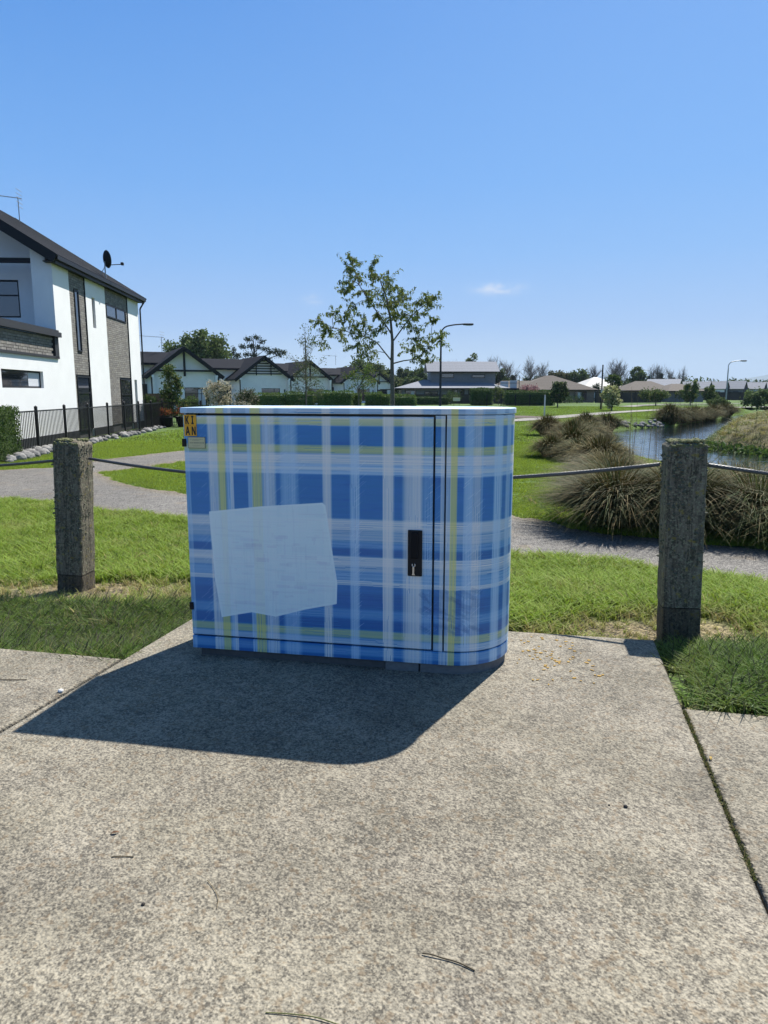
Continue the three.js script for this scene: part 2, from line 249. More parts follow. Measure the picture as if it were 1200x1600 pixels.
{ // the concrete footpath and the pad that carries the cabinet: three slabs with open joints
  const root = new THREE.Group(); root.name = 'concrete_footpath'; root.userData.kind = 'structure'; scene.add(root);
  function slab(corners, nu, nv, seed, label) {
    const [A, B, C, D] = corners, P = [], UV = [], Cc = [], I = [];
    const us = [0, 0], e = 0.004; const U = [0, e], V = [0, e]; for (let i = 1; i < nu; i++) U.push(i / nu); for (let i = 1; i < nv; i++) V.push(i / nv); U.push(1 - e, 1); V.push(1 - e, 1);
    const add = (x, y, z) => { P.push(x, y, z); UV.push(x + seed * 0.37, z + seed * 0.71); const n = fbm(x * 0.8 + seed, z * 0.8, 71, 4), n2 = fbm(x * 4, z * 4 + seed, 81, 3), st = smooth(0.56, 0.72, fbm(x * 1.6 + seed * 3, z * 1.6, 95, 4)), k = 0.76 + n * 0.38 + (n2 - 0.5) * 0.3 - st * 0.16; Cc.push(k * 1.0, k * lerp(0.985, 1, n), k * lerp(0.93, 1.0, n2)); };
    const nx = U.length, nz = V.length;
    for (const v of V) for (const u of U) { const x = lerp(lerp(A[0], B[0], u), lerp(D[0], C[0], u), v), z = lerp(lerp(A[1], B[1], u), lerp(D[1], C[1], u), v), edge = u === 0 || u === 1 || v === 0 || v === 1; add(x, edge ? -0.007 : (fbm(x * 2, z * 2, 7, 2) - 0.5) * 0.004, z); }
    for (let j = 0; j < nz - 1; j++) for (let i = 0; i < nx - 1; i++) { const a = j * nx + i; I.push(a, a + nx, a + 1, a + 1, a + nx, a + nx + 1); }
    const ring = []; for (let i = 0; i < nx; i++) ring.push(i); for (let j = 1; j < nz; j++) ring.push(j * nx + nx - 1); for (let i = nx - 2; i >= 0; i--) ring.push((nz - 1) * nx + i); for (let j = nz - 2; j > 0; j--) ring.push(j * nx);
    const base = P.length / 3; for (const r of ring) add(P[r * 3], -0.40, P[r * 3 + 2]);
    for (let k = 0; k < ring.length; k++) { const n = (k + 1) % ring.length; I.push(ring[k], ring[n], base + k, ring[n], base + n, base + k); }
    const g = new THREE.BufferGeometry(); g.setAttribute('position', new THREE.Float32BufferAttribute(P, 3)); g.setAttribute('uv', new THREE.Float32BufferAttribute(UV, 2)); g.setAttribute('color', new THREE.Float32BufferAttribute(Cc, 3)); g.setIndex(I); g.computeVertexNormals();
    part('slab', g, M.concrete, root, label);
  }
  const zb = x => PADBACK(x);
  slab([[LL(1.2) + 0.004, 1.2], [LR(1.2) - 0.004, 1.2], [1.60, zb(1.60)], [LL(-4.63) + 0.006, -4.63]], 60, 90, 1, 'speckled concrete pad under the painted cabinet');
  slab([[-7, 1.2], [LL(1.2) - 0.006, 1.2], [LL(-3.77) - 0.006, -3.77], [-7, LF(-7)]], 60, 60, 2, 'speckled concrete slab left of the pad');
  slab([[LR(1.2) + 0.004, 1.2], [6, 1.2], [6, LF(6)], [LR(-3.14) + 0.004, -3.14]], 60, 60, 3, 'speckled concrete slab right of the pad');
}
{ const g = new THREE.PlaneGeometry(70, 100, 1, 1); g.rotateX(-Math.PI / 2); g.translate(37, -0.93, -47); const uv = g.attributes.uv, p = g.attributes.position; for (let i = 0; i < p.count; i++) uv.setXY(i, p.getX(i), p.getZ(i)); structure('river', g, M.water); }
// far concrete footpath across the lawn
function ribbon(pts, w, y) { const c = new THREE.CatmullRomCurve3(pts.map(([x, z]) => new THREE.Vector3(x, y, z))), P = [], UV = [], I = [], n = 80; for (let i = 0; i <= n; i++) { const p = c.getPoint(i / n), t = c.getTangent(i / n), sx = -t.z * w / 2, sz = t.x * w / 2; P.push(p.x + sx, y, p.z + sz, p.x - sx, y, p.z - sz); UV.push(p.x + sx, p.z + sz, p.x - sx, p.z - sz); if (i < n) { const a = i * 2; I.push(a, a + 1, a + 2, a + 1, a + 3, a + 2); } } const g = new THREE.BufferGeometry(); g.setAttribute('position', new THREE.Float32BufferAttribute(P, 3)); g.setAttribute('uv', new THREE.Float32BufferAttribute(UV, 2)); g.setIndex(I); g.computeVertexNormals(); if (g.attributes.normal.getY(0) < 0) { g.setIndex(I.reverse()); g.computeVertexNormals(); } return g; }
structure('lawn_footpath', ribbon([[-4, -36], [2, -41], [7.6, -45.5], [11, -50], [15, -56], [20.5, -64.3], [29.5, -75], [40, -84], [52, -92]], 2.0, -0.35), M.path);
structure('side_footpath', ribbon([[29.5, -88], [36, -99], [41, -104], [52, -110], [70, -118]], 2.0, -0.33), M.path);

// ------------------------------------------------------------------ the painted cabinet
{
  const CAB = thing('utility_cabinet', 'roadside utility cabinet painted in blue, white and yellow plaid, standing on the concrete pad', 'cabinet', [-1.06, 0, -3.80], -11 * Math.PI / 180);
  const FR = 1.41, R = 0.305, ARC = Math.PI * R, PER = 2.4, HT = 1.4;
  function at(s, off) {                        // point on the outline, s metres from the left front corner
    if (s <= FR) return [s, off];
    const a = (s - FR) / R; if (a <= Math.PI) return [FR + (R + off) * Math.sin(a), -R + (R + off) * Math.cos(a)];
    return [FR - (s - FR - ARC), -2 * R - off];
  }
  function panel(s0, s1, y0, y1, off, thick, c = 0.003) {
    const S = [s0, s0 + c], n = Math.max(2, Math.ceil((s1 - s0) / 0.03)); for (let i = 1; i < n; i++) S.push(lerp(s0, s1, i / n)); S.push(s1 - c, s1); S.sort((a, b) => a - b);
    const Y = [y0, y0 + c, (y0 + y1) / 2, y1 - c, y1], P = [], UV = [], I = [], nx = S.length, ny = Y.length;
    const add = (s, y, o) => { const [x, z] = at(s, o); P.push(x, y, z); UV.push(s / PER, y / HT); };
    for (const y of Y) for (const s of S) add(s, y, s === s0 || s === s1 || y === y0 || y === y1 ? off - c : off);
    for (let j = 0; j < ny - 1; j++) for (let i = 0; i < nx - 1; i++) { const a = j * nx + i; I.push(a, a + 1, a + nx, a + 1, a + nx + 1, a + nx); }
    const ring = []; for (let i = 0; i < nx; i++) ring.push([S[i], y0]); for (let j = 1; j < ny; j++) ring.push([s1, Y[j]]); for (let i = nx - 2; i >= 0; i--) ring.push([S[i], y1]); for (let j = ny - 2; j >= 0; j--) ring.push([s0, Y[j]]);
    const b = P.length / 3; for (const [s, y] of ring) { add(s, y, off - c); add(s, y, off - thick); }
    for (let k = 0; k < ring.length - 1; k++) { const a = b + 2 * k; I.push(a, a + 1, a + 2, a + 1, a + 3, a + 2); }
    const g = new THREE.BufferGeometry(); g.setAttribute('position', new THREE.Float32BufferAttribute(P, 3)); g.setAttribute('uv', new THREE.Float32BufferAttribute(UV, 2)); g.setIndex(I); const f = g.toNonIndexed(); f.computeVertexNormals(); 
    // smooth normals across the curved end
    const p = f.attributes.position, nn = f.attributes.normal; for (let i = 0; i < p.count; i++) { const x = p.getX(i) - FR, z = p.getZ(i) + R, r = Math.hypot(x, z); if (x > 0.001 && Math.abs(nn.getY(i)) < 0.1 && (nn.getX(i) * x + nn.getZ(i) * z) / r > 0.95) nn.setXYZ(i, x / r, 0, z / r); }
    return f;
  }
  function outline(off, y0, y1) {              // a solid with the cabinet's plan
    const sh = new THREE.Shape(); sh.moveTo(-off, off); for (let i = 0; i <= 40; i++) { const [x, z] = at(FR + ARC * i / 40, off); sh.lineTo(x, z); } sh.lineTo(-off, -2 * R - off); sh.closePath();
    const g = new THREE.ExtrudeGeometry(sh, { depth: y1 - y0 - 0.008, bevelEnabled: true, bevelThickness: 0.004, bevelSize: 0.004, bevelOffset: -0.004, bevelSegments: 2, curveSegments: 40 });
    g.rotateX(Math.PI / 2); g.scale(1, 1, 1); g.translate(0, y1 - 0.004, 0);
    const p = g.attributes.position, uv = g.attributes.uv; for (let i = 0; i < p.count; i++) { const x = p.getX(i), z = p.getZ(i); let s = x; if (x > FR) s = FR + R * Math.atan2(x - FR, z + R); uv.setXY(i, s / PER, clamp(p.getY(i) / HT, 0, 0.99)); }
    return g;
  }
  // the paint
  const W = 2048, Hh = 1195, cv = document.createElement('canvas'); cv.width = W; cv.height = Hh; const c = cv.getContext('2d'), r = rng(12);
  const X = s => s / PER * W, Y = y => Hh - y / HT * Hh;
  c.fillStyle = '#2f7ab6'; c.fillRect(0, 0, W, Hh);
  for (let i = 0; i < 5200; i++) { const x = r() * W, y = r() * Hh, w = 20 + r() * 160, h = 2 + r() * 12; c.fillStyle = r() < 0.5 ? `rgba(24,84,178,${r() * 0.10})` : `rgba(72,142,226,${r() * 0.08})`; c.fillRect(x, y, w, h); }
  for (let i = 0; i < 60; i++) { const g = c.createRadialGradient(0, 0, 0, 0, 0, 1), x = r() * W, y = r() * Hh, k = 30 + r() * 90; c.save(); c.translate(x, y); c.scale(k * 1.8, k * 0.6); const dk = r() < 0.5; g.addColorStop(0, dk ? 'rgba(18,62,140,0.22)' : 'rgba(96,150,220,0.18)'); g.addColorStop(1, 'rgba(60,120,200,0)'); c.fillStyle = g; c.fillRect(-1, -1, 2, 2); c.restore(); }
  const WHITE = [236, 233, 226], LIGHT = [190, 217, 236], YEL = [228, 220, 128], DARK = [20, 76, 140];
  function band(vert, a, b, col, al, soft = 0.012) {       // a stripe rolled or sprayed in many passes
    const A = vert ? X(a) : Y(b), B = vert ? X(b) : Y(a), L = vert ? Hh : W, n = Math.max(4, Math.round((B - A) / 5));
    for (let i = 0; i < n; i++) {
      const q = A + (B - A) * i / n, w = (B - A) / n + 0.6, e = Math.min(1, Math.min(i + 1, n - i) / (n * soft * 10)), k = Math.min(0.95, al * 1.18) * (0.93 + 0.14 * r()) * e;
      let t = 0; while (t < L) { const len = 160 + r() * 620, kk = clamp(k * (0.92 + r() * 0.16)); c.fillStyle = `rgba(${col[0]},${col[1]},${col[2]},${kk})`; const wv = Math.sin(t * 0.004 + a * 9) * 1.5; if (vert) c.fillRect(q + wv, t, w, len); else c.fillRect(t, q + wv, len, w); t += len; }
    }
  }
  function hatch(a, b, y0, y1, n, al = 0.5) { for (let i = 0; i < n; i++) { const x = X(lerp(a, b, r())), y = Y(lerp(y0, y1, r())), l = 10 + r() * 34; c.strokeStyle = `rgba(235,240,248,${al * (0.25 + r() * 0.75)})`; c.lineWidth = 0.7 + r() * 1.3; c.beginPath(); c.moveTo(x, y); c.lineTo(x + l, y - l * 0.85); c.stroke(); } }
  // level stripes
  for (const [a, b, col, al] of [[1.30, 1.40, WHITE, 0.5], [1.278, 1.325, WHITE, 0.35], [1.283, 1.318, YEL, 0.45], [1.14, 1.182, YEL, 0.55], [1.082, 1.141, WHITE, 0.68], [1.03, 1.09, LIGHT, 0.60], [1.052, 1.072, WHITE, 0.35], [0.74, 0.808, WHITE, 0.62], [0.688, 0.745, WHITE, 0.42], [0.655, 0.69, LIGHT, 0.28], [0.612, 0.65, DARK, 0.25], [0.555, 0.612, WHITE, 0.62], [0.532, 0.556, WHITE, 0.42], [0.47, 0.534, LIGHT, 0.38], [0.455, 0.478, WHITE, 0.55], [0.325, 0.42, DARK, 0.22], [0.272, 0.324, LIGHT, 0.20], [0.214, 0.27, DARK, 0.3], [0.168, 0.212, YEL, 0.5], [0.125, 0.166, WHITE, 0.45], [0.03, 0.07, DARK, 0.25], [0.07, 0.115, LIGHT, 0.22]]) band(false, a, b, col, al, 0.02);
  // upright stripes
  for (const [a, b, col, al] of [[0.0, 0.03, LIGHT, 0.35], [0.132, 0.19, WHITE, 0.55], [0.186, 0.232, YEL, 0.62], [0.232, 0.272, LIGHT, 0.52], [0.255, 0.272, WHITE, 0.4], [0.353, 0.38, LIGHT, 0.5], [0.375, 0.434, YEL, 0.60], [0.43, 0.510, WHITE, 0.52], [0.455, 0.47, LIGHT, 0.3], [0.529, 0.633, LIGHT, 0.46], [0.756, 0.806, WHITE, 0.60], [0.901, 0.953, LIGHT, 0.58], [1.072, 1.133, WHITE, 0.66], [1.173, 1.283, WHITE, 0.56], [1.221, 1.281, WHITE, 0.22], [1.281, 1.335, LIGHT, 0.32], [1.366, 1.392, WHITE, 0.42], [1.392, 1.418, WHITE, 0.48], [1.415, 1.449, YEL, 0.62], [1.479, 1.53, LIGHT, 0.56], [1.525, 1.572, WHITE, 0.46], [1.572, 1.58, LIGHT, 0.3], [1.645, 1.712, LIGHT, 0.62], [1.744, 1.80, LIGHT, 0.55], [1.84, 1.90, WHITE, 0.5], [2.0, 2.06, WHITE, 0.5], [2.1, 2.15, YEL, 0.5]]) band(true, a, b, col, al, 0.02);
  for (const [a, b] of [[0.532, 0.63], [0.905, 0.95], [1.284, 1.325], [0.06, 0.13], [1.48, 1.56], [0.45, 0.5]]) hatch(a, b, 0.2, 1.34, 95);
  for (let i = 0; i < 90; i++) { const x = X(1.26 + r() * 0.28), y = Y(0.22 + r() * 0.24); c.strokeStyle = `rgba(${r() < 0.72 ? '22,62,120' : '110,160,215'},${0.05 + r() * 0.10})`; c.lineWidth = 8 + r() * 16; c.beginPath(); c.moveTo(x, y); c.lineTo(x + 20 + r() * 60, y + 8 + r() * 26); c.stroke(); }
  // the painted-over rectangle
  const PT = [[0.134, 0.815], [0.422, 0.851], [0.755, 0.880], [0.768, 0.868], [0.799, 0.64], [0.826, 0.464], [0.822, 0.352], [0.653, 0.313], [0.488, 0.263], [0.352, 0.28], [0.182, 0.242], [0.153, 0.449]];
  c.beginPath(); PT.forEach(([s, y], i) => i ? c.lineTo(X(s), Y(y)) : c.moveTo(X(s), Y(y))); c.closePath(); c.lineJoin = 'round'; c.fillStyle = 'rgba(218,236,236,0.96)'; c.fill(); c.strokeStyle = 'rgba(222,238,238,0.95)'; c.lineWidth = 9; c.stroke();
  c.save(); c.clip();
  for (let i = 0; i < 900; i++) { const x = X(0.1 + r() * 0.75), y = Y(0.22 + r() * 0.68), vert = r() < 0.45, l = 30 + r() * 150, w = 2 + r() * 7; c.fillStyle = r() < 0.5 ? `rgba(176,192,206,${r() * 0.13})` : `rgba(228,234,236,${r() * 0.16})`; if (vert) c.fillRect(x, y, w, l); else c.fillRect(x, y, l, w); }
  for (let i = 0; i < 60; i++) { const x = X(0.25 + r() * 0.5), y = Y(0.3 + r() * 0.42); c.fillStyle = `rgba(164,170,196,${0.05 + r() * 0.10})`; c.fillRect(x, y, 8 + r() * 60, 4 + r() * 22); }
  c.fillStyle = 'rgba(214,212,180,0.10)'; c.fillRect(X(0.2), Y(0.86), X(0.232) - X(0.2), 560); c.fillRect(X(0.375), Y(0.86), X(0.43) - X(0.375), 560); c.restore();
  // scuffs and dust
  for (let i = 0; i < 500; i++) { c.fillStyle = `rgba(230,235,240,${r() * 0.25})`; c.fillRect(r() * W, r() * Hh, 0.6 + r() * 2, 0.6 + r() * 3); }
  const map = new THREE.CanvasTexture(cv); map.colorSpace = THREE.SRGBColorSpace; map.anisotropy = 8;
  const paint = new THREE.MeshPhysicalMaterial({ map, roughness: 0.42, clearcoat: 0.25, clearcoatRoughness: 0.3 });
  part('plinth', outline(-0.035, -0.03, 0.06), new THREE.MeshStandardMaterial({ color: lin(0.10, 0.098, 0.095), map: T.noise, roughness: 0.95 }), CAB, 'dark stained concrete plinth');
  const grey = new THREE.MeshStandardMaterial({ color: lin(0.17, 0.168, 0.165), map: T.noise, roughness: 0.9 });
  for (const [a, b] of [[1.085, 1.262], [1.27, 2.30]]) part('plinth_block', panel(a, b, -0.02, 0.052, -0.014, 0.03), grey, CAB, 'smooth grey mortar block at the foot of the cabinet');
  part('core', outline(-0.075, 0.06, 1.338), mat(0.22, 0.22, 0.22, 0.7), CAB, 'plain metal inner shell');
  part('skirt', panel(0, 2.36, 0.05, 0.120, 0, 0.03), paint, CAB);
  part('frame_post', panel(1.338, 1.386, 0.122, 1.334, -0.001, 0.03), paint, CAB);
  const door = part('door', panel(0.003, 1.328, 0.130, 1.327, 0.002, 0.03), paint, CAB, 'flat plaid door with a pale painted-over rectangle');
  part('curved_panel', panel(1.394, 2.34, 0.126, 1.337, 0.001, 0.03), paint, CAB, 'rounded plaid end panel');
  part('side_panel', box(0.012, 1.28, 0.58, 0.004, 0.70, -0.312), paint, CAB);
  part('lid', outline(0.008, 1.339, 1.368), paint, CAB, 'pale blue painted lid');
  // lock, hinges, plates
  const lock = part('lock_plate', rbox(0.073, 0.239, 0.012, 1.2415, 0.6405, 0.007, 0.004), M.black, CAB, 'black recessed swing handle');
  part('handle', rbox(0.040, 0.135, 0.012, 1.2415, 0.682, 0.015, 0.005), mat(0.008, 0.008, 0.009, 0.55, { specularIntensity: 0.3 }), lock);
  { const k = new THREE.TorusGeometry(0.0075, 0.0028, 6, 18, Math.PI * 1.6); k.rotateZ(2.2); k.translate(1.236, 0.580, 0.0145); part('key_cylinder', [k, box(0.009, 0.030, 0.005, 1.235, 0.556, 0.0145), prism([[1.228, 0.528], [1.243, 0.528], [1.239, 0.541], [1.231, 0.541]], 0.004).translate(0, 0, 0.0185)], M.steel, lock); }
  for (const y of [1.1845, 0.2915]) part('hinge', rbox(0.022, 0.041, 0.02, 0.006, y, 0.001, 0.003), M.black, CAB);
  function sticker(w, h, draw) { const q = document.createElement('canvas'); q.width = w; q.height = h; draw(q.getContext('2d')); const t = new THREE.CanvasTexture(q); t.colorSpace = THREE.SRGBColorSpace; return t; }
  const kt = sticker(320, 512, x => { x.fillStyle = '#e2a51c'; x.fillRect(0, 0, 320, 512); x.strokeStyle = '#a87408'; x.lineWidth = 5; x.strokeRect(0, 0, 160, 256); x.strokeRect(160, 0, 160, 256); x.strokeRect(0, 256, 160, 256); x.strokeRect(160, 256, 160, 256); x.fillStyle = '#120d0b'; x.textAlign = 'center'; x.textBaseline = 'middle'; [['K', 76, 128], ['I', 222, 128], ['A', 88, 388], ['N', 244, 388]].forEach(([s, a, b]) => { x.save(); x.translate(a, b); x.scale(0.72, 1.18); x.font = 'bold 230px sans-serif'; x.fillText(s, 0, 0); x.strokeStyle = '#120d0b'; x.lineWidth = 12; x.strokeText(s, 0, 0); x.restore(); }); });
  function plate(w, h, d, x, y, z, t) { const g = new THREE.BoxGeometry(w, h, d); g.translate(x, y, z); return [g, new THREE.MeshStandardMaterial({ map: t, roughness: 0.5 })]; }
  part('letter_sticker', ...plate(0.069, 0.111, 0.002, 0.0445, 1.2755, 0.004, kt), CAB, 'yellow sticker tiles with four black letters');
  const pt = sticker(384, 236, x => { x.fillStyle = '#c2bd92'; x.fillRect(0, 0, 384, 236); x.strokeStyle = '#4c4a3c'; x.lineWidth = 8; x.strokeRect(4, 4, 376, 228); const q = rng(4); x.fillStyle = '#6a6858'; for (const [y, h, a, b] of [[42, 12, 50, 334], [70, 8, 90, 250], [110, 24, 40, 344], [168, 8, 90, 270], [190, 5, 110, 250]]) { let p = a; while (p < b) { const l = 6 + q() * 20; x.globalAlpha = 0.5 + q() * 0.3; x.fillRect(p, y, l, h); p += l + 4 + q() * 6; } } });
  part('notice_plate', ...plate(0.097, 0.059, 0.003, 0.0765, 1.1855, 0.0045, pt), CAB, 'small beige notice plate with faded lines');
}

// ------------------------------------------------------------------ the two timber posts and the wire ropes
function woodPost(label, x, z, y0, y1, cut, seed, lean, turn) {
  const root = thing('bollard_post', label, 'post', [x, y0, z], turn, 'timber posts either side of the pad'), s = 0.24, h = y1 - y0, r = rng(seed);
  function block(w, a, b, top) {
    const g = new THREE.BoxGeometry(w, b - a, w, 14, Math.max(6, Math.round((b - a) / 0.022)), 14); boxUV(g); const p = g.attributes.position, uv = g.attributes.uv;
    for (let i = 0; i < p.count; i++) {
      let X = p.getX(i), Y = p.getY(i) + (a + b) / 2, Z = p.getZ(i); uv.setXY(i, uv.getX(i) + seed * 0.13, uv.getY(i) * 1 + seed * 0.37);
      const ex = Math.abs(X) > w * 0.49, ez = Math.abs(Z) > w * 0.49; const n = (fbm(X * 18 + Z * 7 + seed, Y * 9, seed, 3) - 0.5) * 0.010 + (fbm(X * 60 + Z * 40, Y * 50, seed + 4, 2) - 0.5) * 0.005;
      if (ex) X += Math.sign(X) * n; if (ez) Z += Math.sign(Z) * n; if (ex && ez) { X *= 0.955; Z *= 0.955; }
      if (top && Y > b - 0.03) { const k = 1 - 0.22 * ((Y - b + 0.03) / 0.03) ** 2; if (Math.abs(X) > w * 0.4) X *= k; if (Math.abs(Z) > w * 0.4) Z *= k; if (Y > b - 0.001) Y += (fbm(X * 22, Z * 22, seed + 9, 3) - 0.5) * 0.03; }
      p.setXYZ(i, X, Y, Z);
    }
    g.computeVertexNormals(); return g;
  }
  root.rotation.z = lean;
  part('shaft', block(s, cut + 0.008, h, true), M.wood, root);
  part('stub', block(s * 0.985, -0.25, cut, false), new THREE.MeshStandardMaterial({ map: T.wood, color: lin(0.46, 0.38, 0.30), bumpMap: T.woodBump, bumpScale: 0.005, roughness: 0.95 }), root, 'damp dark foot of the post below a saw cut');
  const lump = (X, Y, Z, k) => { const g = new THREE.IcosahedronGeometry(k, 0); g.scale(1 + r() * 0.6, 0.6 + r() * 0.5, 1 + r() * 0.6); g.rotateY(r() * 6); g.translate(X, Y, Z); return g; };
  const moss = []; for (let i = 0; i < 240; i++) { const X = (r() - 0.5) * s * 0.84, Z = (r() - 0.5) * s * 0.84; if (fbm(X * 14 + seed, Z * 14, 5, 2) > 0.42) moss.push(lump(X, h + 0.002 + r() * 0.006, Z, 0.005 + r() * 0.010)); } for (let i = 0; i < 60; i++) { const X = (r() - 0.5) * s * 0.9; moss.push(lump(X, h - 0.012 - r() * 0.02, s / 2 * 0.93, 0.004 + r() * 0.007)); }
  part('moss', moss, M.moss, root, 'grey green moss on the post top');
  const li = []; for (let i = 0; i < 620; i++) { const f = r(), Y = cut + 0.1 + r() ** 0.7 * (h - cut - 0.12), q = (r() - 0.5) * s; const side = f < 0.5 ? 0 : f < 0.8 ? 1 : 2; if (fbm(q * 12 + seed + side, Y * 6, 8, 3) < 0.44) continue; const k = 0.003 + r() ** 2 * 0.008; li.push(side === 0 ? lump(q, Y, s / 2, k) : side === 1 ? lump(-s / 2, Y, q, k) : lump(s / 2, Y, q, k)); }
  part('lichen', li, M.lichen, root, 'crusty lichen on the timber');
  return root;
}
woodPost('lichen-covered square timber post left of the cabinet, sunlit on one side', -2.736, -6.18, -0.29, 1.04, 0.16, 3, -0.048, -0.12);
woodPost('lichen-covered square timber post right of the cabinet, in front of the tall sedge', 1.978, -4.626, -0.21, 1.135, 0.26, 8, 0.03, -0.21);
function rope(label, a, b, sag) {
  const A = new THREE.Vector3(...a), B = new THREE.Vector3(...b), L = A.distanceTo(B), n = Math.round(L / 0.018), geos = [], R0 = 0.0078, up = new THREE.Vector3(0, 1, 0), t = B.clone().sub(A).normalize(), side = new THREE.Vector3().crossVectors(t, up).normalize(), nrm = new THREE.Vector3().crossVectors(side, t);
  for (let k = 0; k < 6; k++) { const pts = []; for (let i = 0; i <= n; i++) { const u = i / n, p = A.clone().lerp(B, u); p.y -= sag * 4 * u * (1 - u); const ph = k * Math.PI / 3 + u * L / 0.13 * 2 * Math.PI; p.addScaledVector(side, Math.cos(ph) * R0).addScaledVector(nrm, Math.sin(ph) * R0); pts.push(p); } geos.push(new THREE.TubeGeometry(new THREE.CatmullRomCurve3(pts), n, 0.0062, 5)); }
  single('wire_rope', geos, M.rope, label, 'rope', 'twisted wire ropes between the posts');
}
rope('sagging twisted wire rope running behind the cabinet between the two posts', [-2.53, 0.885, -6.14], [1.79, 0.985, -4.64], 0.155);
rope('twisted wire rope running left from the left post out of the frame', [-2.78, 0.87, -6.19], [-7.2, 0.85, -7.9], 0.14);
rope('twisted wire rope running right from the right post out of the frame', [2.05, 0.99, -4.61], [6.6, 0.95, -3.1], 0.15);

// ------------------------------------------------------------------ plants: builders
class Leaves {                                  // leaf-sized faces collected into one mesh
  constructor(seed) { this.P = []; this.C = []; this.r = rng(seed); }
  leaf(x, y, z, len, wid, dir, col) {           // a folded pointed leaf along dir
    const r = this.r, d = dir, ax = r() - 0.5, ay = r() - 0.5, az = r() - 0.5; let sx = d[1] * az - d[2] * ay, sy = d[2] * ax - d[0] * az, sz = d[0] * ay - d[1] * ax; const l = Math.hypot(sx, sy, sz) || 1; sx *= wid / 2 / l; sy *= wid / 2 / l; sz *= wid / 2 / l;
    const m = 0.45, nx = (d[1] * sz - d[2] * sy) * 0.5, ny = (d[2] * sx - d[0] * sz) * 0.5, nz = (d[0] * sy - d[1] * sx) * 0.5;
    const mx = x + d[0] * len * m, my = y + d[1] * len * m, mz = z + d[2] * len * m, tx = x + d[0] * len, ty = y + d[1] * len - len * 0.08, tz = z + d[2] * len;
    this.P.push(x, y, z, mx + sx + nx, my + sy + ny, mz + sz + nz, tx, ty, tz, x, y, z, tx, ty, tz, mx - sx + nx, my - sy + ny, mz - sz + nz); for (let i = 0; i < 6; i++) this.C.push(...col);
  }
  pick(cols) { const c = cols[Math.floor(this.r() * cols.length)], k = 0.8 + this.r() * 0.4; return [c[0] * k, c[1] * k, c[2] * k]; }
  dir(up = 0) { const r = this.r, a = r() * 6.283, y = clamp((r() * 2 - 1) + up, -1, 1), q = Math.sqrt(1 - y * y); return [Math.cos(a) * q, y, Math.sin(a) * q]; }
  gauss() { const r = this.r; return (r() + r() + r() - 1.5) * 0.82; }
  clump(x, y, z, rad, n, o, flat = 1) { for (let i = 0; i < n; i++) { const c = this.pick(o.cols), s = 0.7 + this.r() * 0.6; this.leaf(x + this.gauss() * rad, y + this.gauss() * rad * flat, z + this.gauss() * rad, o.len * s, o.wid * s, this.dir(o.up ?? 0), c); } }
  geo() { const g = new THREE.BufferGeometry(); g.setAttribute('position', new THREE.Float32BufferAttribute(this.P, 3)); g.setAttribute('color', new THREE.Float32BufferAttribute(this.C, 3)); g.computeVertexNormals(); return g; }
}
function limb(pts, r0, r1, seg = 6) { const out = []; for (let i = 0; i < pts.length - 1; i++) { const t0 = i / (pts.length - 1), t1 = (i + 1) / (pts.length - 1); out.push(bar(pts[i], pts[i + 1], lerp(r0, r1, t0), lerp(r0, r1, t1), seg)); } return out; }
function bend(a, b, sag, r) { const m = []; for (let i = 0; i <= 4; i++) { const t = i / 4; m.push([lerp(a[0], b[0], t) + (r() - 0.5) * 0.06 * (i % 4 ? 1 : 0), lerp(a[1], b[1], t) + sag * 4 * t * (1 - t), lerp(a[2], b[2], t) + (r() - 0.5) * 0.06 * (i % 4 ? 1 : 0)]); } return m; }
const GREEN = [[0.045, 0.085, 0.018], [0.06, 0.11, 0.022], [0.035, 0.065, 0.016], [0.085, 0.13, 0.03]];
const FRESH = [[0.09, 0.15, 0.03], [0.12, 0.18, 0.04], [0.06, 0.11, 0.025]];
const DEEP = [[0.02, 0.038, 0.014], [0.028, 0.05, 0.018], [0.016, 0.03, 0.012]];
const GLOSSY = [[0.055, 0.10, 0.025], [0.09, 0.145, 0.035], [0.045, 0.08, 0.02], [0.22, 0.23, 0.08]];
function crown(rx, ry, rz, cy, n, seed, hollow = 0.35) { const r = rng(seed), o = []; while (o.length < n) { const x = r() * 2 - 1, y = r() * 2 - 1, z = r() * 2 - 1, d = Math.hypot(x, y, z); if (d > 1 || d < hollow) continue; const k = 0.78 + 0.34 * fbm(x * 2 + seed, y * 2 + z * 2, seed, 2); o.push([x * rx * k, cy + y * ry * k, z * rz * k]); } return o; }
